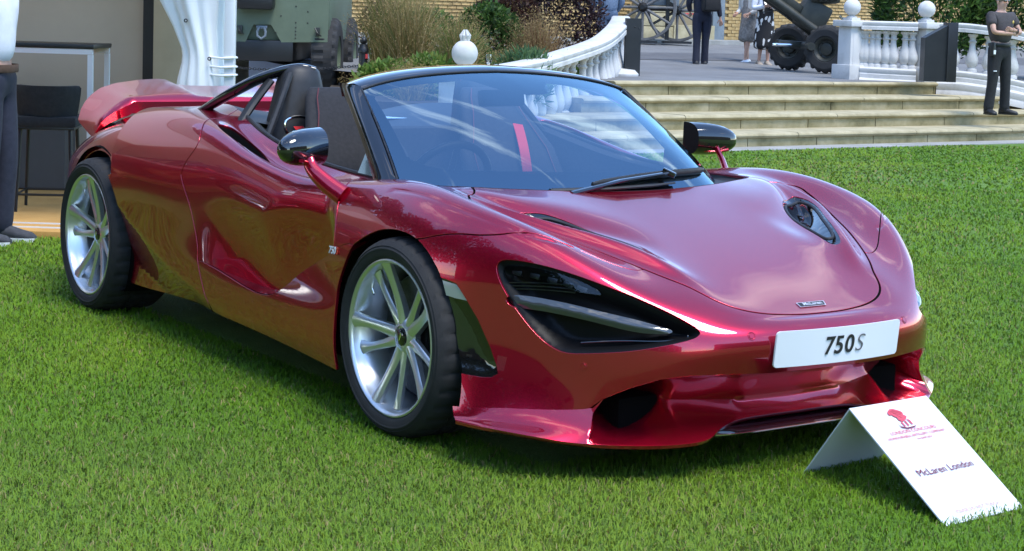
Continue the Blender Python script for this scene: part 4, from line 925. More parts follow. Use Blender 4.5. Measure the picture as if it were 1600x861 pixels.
def ball(th,x,y,z,r=.14,spike=False):
    b=MB(); b.lathe([(.0,0),(r*.62,0),(r*.62,r*.12),(r*.36,r*.2),(r*.36,r*.3)],24,Matrix.Translation((x,y,z))); b.ell((x,y,z+r*1.22),(r,r,r),28,18); f=child(b.build('ball_finial',M['white'],None,60),th)
    if spike:
        b=MB(); b.lathe([(r*.36,0),(r*.36,r*.10),(r*.28,r*.14)],16,Matrix.Translation((x,y,z+r*2.16)))
        for j in range(7):
            a=j*2*math.pi/7; b.tube([(x+r*.26*math.cos(a),y+r*.26*math.sin(a),z+r*2.25),(x+r*.33*math.cos(a),y+r*.33*math.sin(a),z+r*2.55),(x+r*.12*math.cos(a),y+r*.12*math.sin(a),z+r*3.0)],[r*.13,r*.14,r*.03],6)
        b.build('flame_cap',M['white'],f); 
        f.children[0].data.transform(th.matrix_basis.inverted())
LB=empty('balustrade',(-13.5,10,0),0,'curved white stone balustrade sweeping down on the left of the steps behind the windscreen','balustrade')
_lb=[(1.70,28.6),(1.62,27.3),(1.46,26.0),(1.16,24.6),(.66,22.9),(.155,21.4),(-.45,20.15)]
rail_part(LB,[tuple(W(X,D).xy) for X,D in _lb],[1.40,1.36,1.24,1.07,.93,.82,.74],[.56,.50,.38,.22,.08,-.01,-.05],26)
b=MB(); b.lathe([(0,0),(.27,0),(.27,.10),(.22,.14),(.20,.30),(.25,.42),(.26,.52),(.20,.58),(0,.60)],24,Matrix.Translation(W(1.60,26.3,.02))); child(b.build('scroll_end',M['white']),LB)
pier(LB,*W(-.57,20).xy,-.25,.60); ball(LB,*W(-.57,20).xy,.74,.150,True)
RB=empty('balustrade',(-14.4,17,.5),0,'white stone balustrade with pier and ball on the right of the steps','balustrade')
pier(RB,-15.10,16.37,.5,1.34,.28); ball(RB,-15.10,16.37,1.48,.135)
rail_part(RB,[(-15.0,16.5),(-14.75,16.73),(-14.38,17.1)],[1.44,1.44,1.44],[.72,.71,.70],8)
pier(RB,-14.35,17.25,.5,1.34,.26); ball(RB,-14.35,17.25,1.48,.135)
rail_part(RB,[(-14.25,17.45),(-13.9,17.75),(-13.4,18.2),(-12.8,18.9),(-12.1,19.9)],[1.44,1.44,1.36,1.18,.96],[.70,.69,.60,.40,.18],9)
# black boards in front of the two ends
def board(label,X,D,z0,poly,th,rz=RZ):
    e=empty('black_board',W(X,D,z0),rz,label,'board'); b=MB(); b.extr(poly,th,Matrix(((1,0,0,0),(0,0,-1,0),(0,1,0,0),(0,0,0,1)))); b.build('side_panel',M['blackwood'],e,False); return e
e=board('narrow upright black panel at the top end of the curved balustrade',1.76,26.6,.42,[(-.115,0),(.115,0),(.115,.95),(-.115,.95)],.30)
for x,z in((-.05,.12),(.07,.12),(.02,.82),(.085,.80)): b=MB(); b.ell((x,-.302,z),(.012,.006,.012),8,6); b.build('bolt_head',M['iron'],e)
e=board('black slant-topped panel in front of the right balustrade',6.42,27.0,.545,[(-.21,0),(.13,0),(.13,.86),(-.21,.66)],.30)
b=MB(); b.box((.20,-.16,.45),(.15,.36,.90),bev=.008); b.build('post_panel',M['blackwood'],e)
# --- wine glass and tumbler on the pier
e=empty('wine_glass',W(-.30,20.2,.70),0,'empty stemmed wine glass beside the near ball finial','glass')
b=MB(); b.lathe([(.0,0),(.034,.001),(.034,.004),(.006,.01),(.004,.05),(.005,.085),(.018,.10),(.036,.13),(.041,.165),(.036,.215),(.0345,.215),(.039,.165),(.034,.132),(.0,.10)],20); b.build('bowl',M['clear'],e)
e=empty('tumbler',W(-.215,20.2,.70),0,'small clear tumbler right of the wine glass','glass')
b=MB(); b.lathe([(0,0),(.030,0),(.035,.11),(.033,.11),(.028,.008),(0,.008)],20); b.build('cup',M['clear'],e)
b=MB(); b.box((0,0,0),(.9,.34,.08),bev=.01); o=b.build('coping_stone',M['white']); o.matrix_world=Matrix.Translation(W(-.25,20.2,.66))@Matrix.Rotation(RZ,4,'Z'); child_m=o.matrix_world.copy(); o.data.transform(child_m); o.matrix_world=Matrix(); child(o,LB)
# --- plants
def leaves(c,rad,n,ll,lw,cols,seed,shell=.55,up=.25,lump=.25,droop=0):
    """leaf quads through an uneven ellipsoidal crown; cols list of (rgb, weight)"""
    r=np.random.default_rng(seed); d=r.normal(size=(n,3)); d/=np.linalg.norm(d,axis=1)[:,None]; d[:,2]=np.where(d[:,2]<-.55,-d[:,2],d[:,2])
    ls=r.normal(size=(14,3)); ls/=np.linalg.norm(ls,axis=1)[:,None]; lv=r.uniform(-1,1,14)
    lum=(np.exp(3.2*(d@ls.T-1))*lv).sum(1); rr=(shell+(1-shell)*r.uniform(0,1,n)**.5)*(1+lump*lum)
    P=np.array(c)+d*np.array(rad)*rr[:,None]
    t=d*.6+r.normal(size=(n,3))*.7; t[:,2]+=up-droop; t/=np.linalg.norm(t,axis=1)[:,None]
    s=np.cross(t,r.normal(size=(n,3))); s/=np.linalg.norm(s,axis=1)[:,None]+1e-9
    L_=ll*r.uniform(.6,1.3,n)[:,None]; w=lw*r.uniform(.7,1.2,n)[:,None]
    V=np.stack([P,P+t*L_*.5+s*w*.5,P+t*L_,P+t*L_*.5-s*w*.5],1).reshape(-1,3); F=np.arange(n*4).reshape(n,4)
    cc=np.array([q[0] for q in cols]); wt=np.array([q[1] for q in cols],float); k=r.choice(len(cols),n,p=wt/wt.sum()); col=cc[k]*r.uniform(.75,1.25,n)[:,None]
    return V,F,np.repeat(col,4,0)
def stems(c,h,rad,n,m,parent,seed,r0=.02):
    rr=random.Random(seed); b=MB()
    for i in range(n):
        a=rr.uniform(0,6.28); q=rr.uniform(.2,.8); b.tube([(c[0]+.05*math.cos(a),c[1]+.05*math.sin(a),c[2]),(c[0]+rad*q*.4*math.cos(a),c[1]+rad*q*.4*math.sin(a),c[2]+h*.5),(c[0]+rad*q*math.cos(a),c[1]+rad*q*math.sin(a),c[2]+h*.95)],[r0,r0*.7,r0*.3],6)
    return b.build('stem',m,parent)
M['bark']=varied('bark',(.05,.038,.026),(.09,.07,.05),8,.9)
def shrub(label,X,D,z,rad,n,ll,lw,cols,seed,group=None,cat='shrub',**k):
    e=empty('shrub',W(X,D,z),0,label,cat,group); V,F,c=leaves((0,0,rad[2]*.9),rad,n,ll,lw,cols,seed,**k); np_mesh('foliage',V,F,M['leaf'],e,c); stems((0,0,0),rad[2]*1.2,rad[0]*.7,7,M['bark'],e,seed); return e
def grass_clump(label,X,D,z,h,sp,n,cols,seed,group=None,seed_heads=True):
    r=np.random.default_rng(seed); a=r.uniform(0,2*np.pi,n); H=h*r.uniform(.55,1.1,n); S_=sp*np.abs(r.normal(.5,.3,n)); w=r.uniform(.005,.011,n)
    bx_,by=r.normal(0,sp*.16,n),r.normal(0,sp*.16,n); V=[];k=5
    for i in range(k):
        t=i/(k-1); x=bx_+np.cos(a)*S_*t**1.8; y=by+np.sin(a)*S_*t**1.8; zz=H*(t-.22*t**3*(S_/sp)); ww=w*(1-.8*t)
        V+= [np.stack([x-np.sin(a+1)*ww,y+np.cos(a+1)*ww,zz],1),np.stack([x+np.sin(a+1)*ww,y-np.cos(a+1)*ww,zz],1)]
    V=np.stack(V,1).reshape(-1,3); o=np.arange(n)[:,None]*2*k; F=np.concatenate([o+[2*i,2*i+1,2*i+3,2*i+2] for i in range(k-1)])
    cc=np.array(cols); col=cc[r.integers(0,len(cc),n)]*r.uniform(.75,1.25,n)[:,None]; C_=np.repeat(col,2*k,0)
    e=empty('ornamental_grass',W(X,D,z),0,label,'ornamental grass',group); np_mesh('leaf_blades',V,F,M['leaf'],e,C_)
    if seed_heads:
        m=max(n//3,40); idx=r.integers(0,n,m); tips=V.reshape(n,2*k,3)[idx,-1]; q=np.repeat(tips,10,0)+r.normal(0,1,(m*10,3))*np.array([.03,.03,.07]); nn=len(q)
        t=r.normal(size=(nn,3)); t[:,2]=np.abs(t[:,2]); t/=np.linalg.norm(t,axis=1)[:,None]; s=np.cross(t,r.normal(size=(nn,3))); s/=np.linalg.norm(s,axis=1)[:,None]
        V2=np.stack([q,q+t*.012+s*.004,q+t*.028,q+t*.012-s*.004],1).reshape(-1,3); np_mesh('seed_heads',V2,np.arange(nn*4).reshape(nn,4),M['leaf'],e,np.repeat(np.array([[.36,.25,.10]])*r.uniform(.6,1.3,(nn,1)),4,0))
    return e
GRN=[((.05,.10,.02),3),((.09,.16,.03),2),((.03,.06,.012),2)]
LIM=[((.14,.22,.035),3),((.09,.16,.03),2),((.20,.24,.05),1)]
GRN2=[((.06,.12,.025),3),((.11,.19,.035),2),((.035,.075,.015),2)]
PUR=[((.030,.014,.016),4),((.055,.022,.022),2),((.016,.010,.011),3),((.05,.06,.02),.3)]
b=MB(); pts_=[W(-2.3,21.2),W(-.9,20.6),W(.35,22.4),W(.80,24.8),W(1.05,26.8),W(.5,31),W(-2.3,31),W(-2.6,25)]
b.v=[(p.x,p.y,-.3) for p in pts_]+[(p.x,p.y,.30) for p in pts_]; n_=len(pts_); b.f=[tuple(range(n_,2*n_))]+[(i,(i+1)%n_,n_+(i+1)%n_,n_+i) for i in range(n_)]
tag(b.build('flower_bed',varied('bed_soil',(.03,.022,.014),(.055,.04,.026),6,.95)),kind='structure')
shrub('dark purple-leaved shrub behind the curved balustrade, largest in the bed',.50,27.6,.25,(.85,.75,.95),7500,.075,.04,PUR,11)
shrub('second purple shrub, redder, between the green bush and the dark one',-.15,26.8,.25,(.62,.6,.80),4200,.08,.035,[((.06,.025,.02),3),((.10,.05,.03),2),((.03,.014,.014),2),((.16,.10,.04),1)],12)
shrub('round mid-green bush above the ball finial',-.40,25.6,.25,(.50,.5,.62),3600,.085,.045,GRN,13)
shrub('lime-green leafy plant low beside the black bollard',-1.72,22.6,.10,(.36,.34,.34),1500,.11,.06,LIM,14)
shrub('bright green leafy plant between the bollard and the ball finial',-1.15,21.8,.15,(.33,.3,.36),1300,.11,.055,LIM,15)
shrub('blue-green feathery plant right of the wine glass',.08,21.9,.20,(.32,.3,.34),1500,.16,.025,[((.07,.14,.06),3),((.12,.20,.07),2)],16,up=.8)
shrub('small green sapling in front of the purple shrub',1.00,25.9,.45,(.14,.14,.16),140,.11,.05,LIM,17)
shrub('dark brown bush beside the cream pillar',-2.25,30,.35,(.35,.3,.55),1800,.06,.03,[((.07,.04,.025),3),((.11,.07,.03),2)],18)
TAN=[(.30,.21,.08),(.24,.19,.06),(.16,.17,.05),(.36,.27,.12)]; YG=[(.22,.24,.05),(.14,.18,.04),(.30,.27,.09)]
shrub('deep green leafy bush behind the tan grasses at the left of the bed',-1.30,25.2,.25,(.55,.5,.60),3000,.09,.045,GRN2,21)
shrub('small-leaved green bush behind the golden grass and the finial',-.62,23.9,.25,(.40,.36,.42),2200,.07,.035,GRN2,22)
gl=['tall tan ornamental grass at the left of the bed','tall straw ornamental grass directly behind the ball finial','reddish tan ornamental grass right of the green bush','low golden grass at the foot of the bed on the left','yellow-green grass between the finial and the glasses','low tan grass clump spilling over the curved rail','feathery olive grass at the back of the bed','short straw-coloured tuft near the bollard']
for i,(X,D,z,h,sp,n,c) in enumerate([(-1.45,24,.3,1.35,.65,900,TAN),(-.75,23,.3,1.05,.5,700,TAN+YG),(.30,24.8,.3,1.05,.50,800,[(.30,.17,.08),(.22,.13,.06),(.34,.24,.10)]),(-1.25,21.4,.2,.55,.36,500,[(.40,.30,.08),(.30,.24,.06)]),(-.15,22,.3,.62,.42,600,YG),(.25,23.0,.3,.55,.45,800,TAN+YG),(-1.9,26,.3,1.5,.6,800,YG+TAN),(-1.95,23.2,.15,.42,.32,320,TAN)]):
    grass_clump(gl[i],X,D,z,h,sp,n,c,40+i,'ornamental grasses in the bed')
hl_=['broad laurel hedge bush behind the pier, left half','broad laurel hedge bush behind the guard, right half','laurel bush at the far right edge']
for i,(X,D,z,rad,n) in enumerate([(7.1,31,.55,(.95,.7,1.1),6500),(8.6,31,.5,(1.1,.8,1.2),7500),(10.3,31,.5,(1.1,.8,1.3),4000)]):
    shrub(hl_[i],X,D,z,rad,n,.15,.045,[((.045,.10,.018),3),((.09,.17,.03),2),((.022,.05,.010),3),((.15,.24,.05),.6)],60+i,'laurel bushes behind the balustrade','hedge',up=.5)
def leafcanvas():
    m=bpy.data.materials.new('white_canvas'); m.use_nodes=True; t=m.node_tree; t.nodes.clear(); o=t.nodes.new('ShaderNodeOutputMaterial')
    d=t.nodes.new('ShaderNodeBsdfDiffuse'); d.inputs[0].default_value=(.8,.8,.78,1); r=t.nodes.new('ShaderNodeBsdfTranslucent'); r.inputs[0].default_value=(.8,.78,.72,1); x=t.nodes.new('ShaderNodeMixShader'); x.inputs[0].default_value=.62
    t.links.new(d.outputs[0],x.inputs[1]); t.links.new(r.outputs[0],x.inputs[2]); t.links.new(x.outputs[0],o.inputs[0]); return m
# ================================================================== CARD, TENT, VEHICLES, BUILDINGS
def quad_slab(name,c,th,m,parent,bev=True):
    """thin slab on four corners c (ccw seen from outside)"""
    c=[Vector(p) for p in c]; n=(c[1]-c[0]).cross(c[3]-c[0]).normalized(); b=MB(); b.add(c+[p-n*th for p in c],[(0,1,2,3),(7,6,5,4)]+[(i,i+4,(i+1)%4+4,(i+1)%4) for i in range(4)]); o=b.build(name,m,parent,False); return o,n
SG=empty('display_card',(0,0,0),0,'white folded tent card on the grass in front of the car','display card')
cf0,cf1,cr0,cr1,ck0,ck1=Vector((1.615,-.105,.004)),Vector((1.598,.245,.004)),Vector((1.195,-.070,.247)),Vector((1.178,.280,.247)),Vector((.998,-.055,.004)),Vector((.981,.295,.004))
M['canvas']=leafcanvas()
M['card']=mat('white_card',(.66,.68,.71),.45)
o,nf=quad_slab('front_leaf',[cf0,cf1,cr1,cr0],.004,M['card'],SG)
o2,nb=quad_slab('back_leaf',[cr0,cr1,ck1,ck0],.004,M['card'],SG)
def cardpt(a,b,h=.0035): return (cf0*(1-a)+cf1*a)*(1-b)+(cr0*(1-a)+cr1*a)*b+nf*h
cx=(cf1-cf0); cy=(cr0-cf0)
M['maroon']=mat('maroon_ink',(.16,.012,.018),.6); M['pinkink']=mat('pink_ink',(.55,.06,.09),.6); M['paleink']=mat('pale_ink',(.62,.36,.40),.6)
def card_text(nm,s,a,b,size,m,sx=1,bold=0): return text(nm,s,m,SG,frame(cardpt(a,b),cx,cy),size,.0003,sx=sx,bold=bold)
card_text('card_name','McLaren London',.50,.40,.036,M['maroon'])
card_text('card_heading','LONDON CONCOURS',.50,.735,.019,M['pinkink'],1.05)
card_text('card_subheading','HONOURABLE ARTILLERY COMPANY',.50,.695,.0145,M['pinkink'],1.05)
card_text('card_date','4-6 JUNE 2024',.56,.662,.011,M['pinkink'])
card_text('card_footer','PLEASE DO NOT TOUCH',.50,.075,.017,M['paleink'])
fmx=frame(cardpt(.46,.85),cx,cy)
for poly,m in [([(-.022,.032),(-.010,.040),(.006,.040),(.026,.028),(.032,.020),(.026,.010),(.034,.002),(.024,-.006),(.012,-.012),(-.002,-.016),(-.012,-.008),(-.010,.004),(-.018,.010)],M['pinkink']),([(-.030,.026),(-.022,.034),(-.018,.024),(-.024,.014),(-.030,.016)],M['pinkink']),([(-.012,-.018),(-.006,-.014),(-.006,-.036),(-.012,-.038)],M['pinkink']),([(.006,-.014),(.013,-.014),(.010,-.036),(.004,-.036)],M['pinkink']),([(.020,-.006),(.032,-.014),(.030,-.032),(.024,-.034),(.024,-.018)],M['pinkink']),([(-.030,-.022),(-.024,-.034),(-.006,-.042),(.030,-.040),(.038,-.036),(.030,-.044),(-.008,-.047),(-.028,-.038)],M['maroon'])]:
    b=MB(); b.extr(poly,.0004); o=b.build('card_emblem',m,SG,False); o.data.transform(fmx)
for p in [[(-.016,.030),(.016,.008)],[(-.010,.032),(.022,.014)],[(-.004,.034),(.026,.020)],[(-.010,.022),(.008,-.002)]]:
    b=MB(); b.tube([(x,y,.0004) for x,y in p],.0008,4); o=b.build('emblem_line',M['maroon'],SG); o.data.transform(fmx)
# --- marquee at the left
TZ=R(55.42)
MQ=empty('marquee',W(-6.2,11.6,0),TZ,'open-fronted marquee with taupe walls and a gathered white curtain','marquee')
def loc(X,D,z,o=(6.2,11.6)): return (X+o[0],D-o[1],z)
def mq(b,name,m,s=40): return b.build(name,m,MQ,s)
b=MB(); b.box(loc(-6.4,11.6,.012),(7.7,2.8,.055),bev=.005); mq(b,'floor_carpet',M['tan'])
for D in(10.55,10.36): b=MB(); b.box(loc(-6.4,D,.0425),(7.6,.028,.006)); mq(b,'floor_strip',M['pole'])
b=MB(); b.box(loc(-6.45,12.95,1.7),(7.46,.05,3.3)); mq(b,'back_wall',M['tent'])
b=MB(); b.box(loc(-4.35,12.60,.36),(2.35,.30,.63),bev=.02); mq(b,'low_panel',M['tentdark'])
b=MB(); b.box(loc(-2.665,12.9,1.7),(.10,.12,3.3)); mq(b,'dark_gap',M['iron'])  # black strip filling the gap beside the pillar, stands for its darkness
b=MB(); b.box(loc(-2.46,12.75,1.7),(.30,.12,3.3),bev=.01); mq(b,'beige_pillar',M['beige'])
b=MB(); b.box(loc(-10.25,11.6,1.7),(.05,2.8,3.3)); mq(b,'side_wall',M['tent'])
b=MB(); b.add([loc(-10.4,10.0,2.65),loc(-1.55,10.0,2.65),loc(-1.55,13.1,2.65),loc(-10.4,13.1,2.65),loc(-10.0,11.5,3.5),loc(-1.95,11.5,3.5)],[(0,1,5,4),(1,2,5),(2,3,4,5),(3,0,4)]); mq(b,'roof_cover',M['canvas'],False)
b=MB(); b.box(loc(-6,10.0,2.60),(8.9,.02,.32)); mq(b,'valance',M['canvas'])
for X,D,w in((-1.715,10.6,.062),(-1.80,10.95,.045),(-10.3,10.3,.06)): b=MB(); b.box(loc(X,D,1.32),(w,w,2.66),bev=.006); mq(b,'tent_pole',M['pole'])
for z in(1.075,1.02,.97): b=MB(); b.tube([loc(-1.86,10.62,z),loc(-1.76,10.56,z-.005),loc(-1.69,10.56,z),loc(-1.68,10.64,z)],.007,6); mq(b,'tie_strap',M['pvc'])
# gathered curtain
b=MB(); rings=[]; rr=random.Random(8); ph=[rr.uniform(0,6.28) for _ in range(6)]
for z in np.concatenate([np.linspace(2.62,1.3,14),np.linspace(1.25,.86,10)]):
    w=np.interp(z,[.86,.93,1.05,1.12,1.25,1.45,1.8,2.62],[.150,.145,.118,.122,.145,.20,.27,.34]); cxz=np.interp(z,[.86,1.1,1.6,2.62],[-1.90,-1.90,-2.0,-2.12]); cd=10.72
    ring=[]
    for j in range(64):
        a=2*math.pi*j/64; f=1+.16*math.sin(7*a+ph[0]+.7*math.sin(z*3))*(.6+.4*math.sin(z*5+ph[1]))+.07*math.sin(13*a+ph[2]+z*2)
        ring.append(loc(cxz+w*f*math.cos(a),cd+.17*f*math.sin(a)*(.6+.4*w/.34),z))
    rings.append(ring)
b.loft(rings,True,True); mq(b,'curtain',M['pvc'],70)
for X,z in((-1.835,1.065),(-1.98,1.29)): b=MB(); b.lathe([(.006,0),(.011,0),(.012,.004),(.006,.004)],16,Matrix.Translation(loc(X,10.575,z))@Matrix.Rotation(math.pi/2,4,'X')); mq(b,'eyelet',M['iron'])
# --- bar table, stool
TB=empty('bar_table',W(-3.5,12.0,.03),TZ,'tall bar table with thin black top and white square frame','table')
b=MB(); b.box((0,0,1.055),(1.38,.52,.03),bev=.004); b.build('table_top',M['iron'],TB)
for y in(-.24,.24): b=MB(); b.box((0,y,1.02),(1.36,.03,.034)); b.build('top_rail',M['pole'],TB)
for x in(-.665,.665):
    for y in(-.24,.24): b=MB(); b.box((x,y,.50),(.034,.034,1.0)); b.build('leg',M['pole'],TB)
CH=empty('bar_chair',W(-2.99,11.3,.03),TZ+R(6),'black upholstered bar chair standing beside the rear wheel','chair')
M['blackfab']=varied('black_fabric',(.010,.010,.011),(.018,.018,.019),40,.9)
b=MB(); rings=[]
for z,w,dp in((.62,.185,.0),(.66,.195,.01),(.76,.21,.02),(.80,.213,.022),(.815,.20,.024)):
    ring=[]
    for t in np.linspace(-1,1,15): ring.append((w*t,-.17+.06*0+.13*abs(t)**2.6-dp,z))
    for t in np.linspace(1,-1,15): ring.append((w*t*.86,-.13+.13*abs(t)**2.6-dp,z))
    rings.append(ring)
b.loft(rings,True,True); b.build('backrest',M['blackfab'],CH,50)
b=MB(); b.box((0,.02,.585),(.40,.40,.07),bev=.025); b.build('seat',M['blackfab'],CH,50)
b=MB(); b.box((0,.02,.545),(.37,.37,.02),bev=.004); b.build('seat_frame',M['iron'],CH)
for sx in(-1,1):
    for sy in(-1,1): b=MB(); b.tube([(sx*.155,.02+sy*.155,.545),(sx*.175,.02+sy*.19,0)],[.012,.010],8); b.build('leg',M['iron'],CH)
b=MB(); b.tube([(-.172,-.16,.12),(.172,-.16,.12),(.172,.20,.12),(-.172,.20,.12),(-.172,-.16,.12)],.008,6); b.build('foot_rail',M['iron'],CH)
# --- army vehicle
AV=empty('army_truck',W(-3.7,25.6,.1),TZ,'green army vehicle seen from behind with a shackle and one big tyre','army vehicle')
def av(X,z): return (X+3.7,z-.1)
pts2=[av(*q) for q in [(-4.9,.88),(-3.83,.875),(-3.72,1.125),(-3.47,1.13),(-3.32,.885),(-2.665,.905),(-2.665,1.45),(-2.72,2.2),(-4.85,2.2)]]
XZ=Matrix(((1,0,0,0),(0,0,-1,0),(0,1,0,0),(0,0,0,1)))
b=MB(); b.extr(pts2,.05,Matrix.Translation((0,-.55,0))@XZ); b.build('rear_panel',M['olive'],AV,False)
b=MB(); b.box((0,1.2,1.45),(2.10,3.4,1.30),bev=.05); b.build('hull',M['olive'],AV)
b=MB(); b.box((-.1,1.2,.66),(1.3,3.6,.30),bev=.03); b.box((-.2,-.30,.66),(1.5,.3,.12),bev=.02); b.build('chassis',M['iron'],AV)
b=MB(); b.box((.10,-.42,.87),(.5,.10,.4)); b.build('tow_recess',M['gap'],AV)
b=MB(); b.tube([(.075,-.66,1.0),(.045,-.68,.93),(.05,-.68,.87),(.105,-.69,.83),(.16,-.68,.87),(.165,-.68,.93),(.135,-.66,1.0)],.018,8); b.tube([(.03,-.64,.99),(.18,-.64,.99)],.025,8); b.build('shackle',M['bluegrey'],AV)
b=MB(); b.box((.03,-.72,1.36),(.52,.28,.24),bev=.06); b.build('spare_bin',M['iron'],AV)
for X,z in((-3.90,1.05),(-2.80,1.05)): b=MB(); b.box((X+3.7,-.64,z-.1),(.06,.06,.12),bev=.01); b.tube([(X+3.66,-.66,z-.05),(X+3.70,-.70,z-.12),(X+3.75,-.66,z-.16)],.012,6); b.build('latch',M['darkgreen'],AV)
b=MB()
for X,z in [(-3.12,.95),(-3.12,1.0),(-3.12,1.05),(-3.12,1.10),(-3.12,1.17),(-3.12,1.40),(-2.95,1.17),(-2.95,1.33),(-3.33,1.26),(-3.40,1.02),(-4.05,1.2),(-3.95,1.35)]: b.ell((X+3.7,-.602,z-.1),(.012,.008,.012),8,5)
tag(b.build('rivet',M['darkgreen'],AV),kind='stuff')
def big_tyre(RT,RW,WD,lugs,m_t,m_r,name='wheel'):
    """axis z, z=0 outer face"""
    b=MB(); n=lugs*4; pr=[(RW,-.03),(RW+.02,0),(RW+(RT-RW)*.6,.012),(RT-.05,-.005),(RT-.015,-.03),(RT,-.06),(RT,-WD*.5),(RT,-WD+.06),(RT-.015,-WD+.03),(RT-.05,-WD+.005),(RW+.02,-WD),(RW,-WD+.03)]
    b.lathe(pr,n); v=b.v
    for i in range(4,9):
        for j in range(n):
            sh=j+(2 if i>5 else 0)
            if sh%4<2: k=i*n+j; x,y,z=v[k]; q=1-.028/RT*(1.2); v[k]=(x*q,y*q,z)
    t=b.build(name,m_t,None,30)
    b=MB(); b.lathe([(RW+.01,-.02),(RW,-.012),(RW-.03,-.03),(RW-.06,-.09),(RW*.55,-.10),(RW*.5,-.06),(RW*.3,-.05),(.0,-.05)],40); r=b.build('rim',m_r,t,40)
    for k in range(8):
        a=k*math.pi/4; b=MB(); b.ell((RW*.68*math.cos(a),RW*.68*math.sin(a),-.095),(.018,.018,.018),8,6); b.build('wheel_nut',m_r,t)
    return t
def put_wheel(t,parent,p,axis,copy=False):
    if copy:
        o=t.copy(); COL.objects.link(o)
        for c in t.children: d=c.copy(); COL.objects.link(d); d.parent=o
        t=o
    z=Vector(axis).normalized(); x=Vector((0,0,1)).cross(z).normalized(); y=z.cross(x); m=Matrix((x,y,z)).transposed().to_4x4(); m.translation=p; t.parent=parent; t.matrix_local=m; return t
M['tyre2']=varied('dusty_tyre',(.018,.018,.018),(.032,.031,.03),5,.85)
t=big_tyre(.575,.30,.36,22,M['tyre2'],M['olive']); put_wheel(t,AV,(1.16,-.10,.575),(1,0,0)); put_wheel(t,AV,(-1.16,-.10,.575),(-1,0,0),True); put_wheel(t,AV,(1.16,2.4,.575),(1,0,0),True); put_wheel(t,AV,(-1.16,2.4,.575),(-1,0,0),True)
e=empty('display_board',W(-3.66,27.2,.08),TZ,'low blue-white board standing under the army vehicle','board')
b=MB(); b.box((0,.3,.27),(.98,.05,.54),bev=.006); b.build('board_panel',M['bluewhite'],e)
for x in(-.4,.4): b=MB(); b.box((x,.35,.25),(.04,.04,.5)); b.build('leg',M['iron'],e)
# bollard, chain, railings, wall
BO=empty('bollard',W(-2.065,24,-.23),TZ,'black cast bollard with ball top and a small red mark','bollard')
b=MB(); b.lathe([(0,0),(.085,0),(.085,.12),(.062,.15),(.060,1.02),(.075,1.03),(.075,1.08),(.060,1.10),(.055,1.14),(.03,1.15)],20); b.build('shaft',M['iron'],BO); b=MB(); b.ell((0,0,1.19),(.05,.05,.05),16,10); b.build('ball_top',M['iron'],BO)
b=MB(); b.box((.045,-.052,.98),(.03,.02,.06),rot=(0,0,.7)); b.build('red_mark',M['redtrim'],BO)
b=MB(); A_=W(-4.1,24.3,.55); B_=W(-2.12,24,.62); n_=58
for k in range(n_):
    t=k/(n_-1); p=A_*(1-t)+B_*t; p.z-=.05*math.sin(math.pi*t)*1.2; d=(B_-A_).normalized(); u=Vector((0,0,1)) if k%2 else d.cross(Vector((0,0,1)))
    b.tube([p+d*.026*math.cos(a)+u*.014*math.sin(a) for a in np.linspace(0,2*math.pi,9)],.0045,5,False)
o=b.build('barrier_chain',M['iron']); tag(o,'black link chain strung from the bollard past the army vehicle','chain',kind='stuff')
RL=empty('railing',W(-2.75,29,-.1),TZ,'pale metal railing in front of the low grey wall','railing')
for z in(.94,.42): b=MB(); b.box((.25,0,z),(1.5,.03,.03)); b.build('rail',M['palegrey'],RL)
for x in(0,.75): b=MB(); b.box((x,-.02,.47),(.08,.05,.95)); b.build('post',M['bluegrey'],RL)
b=MB(); b.box((-3.3,0,.5),(2.6,.18,1.0),bev=.01)
o=b.build('low_wall',M['palegrey']); o.location=W(.55,31,-.1); o.rotation_euler=(0,0,TZ); tag(o,'low pale grey rendered wall behind the railing','wall')
o=MB(); o.box((0,0,0),(2.6,.5,.12),bev=.01); o=o.build('kerb_wall',M['stone']); o.location=W(-2.4,40,.70); o.rotation_euler=(0,0,TZ); tag(o,'long pale stone kerb wall at the foot of the cream pillar','wall')
# --- brick building
BB=empty('brick_building',(-26,24,.9),0,'yellow brick building with stone quoins and a dark doorway across the parade ground','building')
def bb(b,nm,m,s=False): return child(b.build(nm,m,None,s),BB)
b=MB(); b.box((-26.3,30,2.9),(.5,40,4.4)); bb(b,'wall',M['mortar'])
BR=MB(); BR.box((0,0,0),(.10,.214,.066),bev=.006); bo=BR.build('brick',M['brick'],None,False); BRM=bo.data; bpy.data.objects.remove(bo)
cnt=0
def bricks(y0,y1,z0,z1,x=-26.05,limit=300):
    global cnt
    r=0; z=z0+.038
    while z<z1:
        y=y0+(.112 if r%2 else 0)
        while y<y1-.1 and cnt<limit:
            o=bpy.data.objects.new('brick',BRM); COL.objects.link(o); o.parent=BB; o.matrix_local=BB.matrix_basis.inverted()@Matrix.Translation((x+rg.uniform(-.006,.006),y+.112,z)); cnt+=1; y+=.225
        z+=.076; r+=1
def bricks_joined(y0,y1,z0,z1,x=-26.06):
    vs=[];fs=[];k=0;r=0;z=z0+.038; q=np.array([v.co[:] for v in BRM.vertices]); fq=[tuple(p.vertices) for p in BRM.polygons]
    bx_=np.array([(sx*.05,sy*.107,sz*.033) for sx in(-1,1) for sy in(-1,1) for sz in(-1,1)]); fb=np.array([(4,6,7,5),(0,1,5,4),(2,6,7,3),(1,3,7,5),(0,4,6,2)])
    while z<z1:
        y=y0+(.112 if r%2 else 0)
        while y<y1-.1: vs.append(bx_+[x,y+.112,z]); fs.append(fb+k); k+=8; y+=.225
        z+=.076; r+=1
    o=np_mesh('brick_courses',np.concatenate(vs),np.concatenate(fs),M['brick']); tag(child(o,BB),kind='stuff')
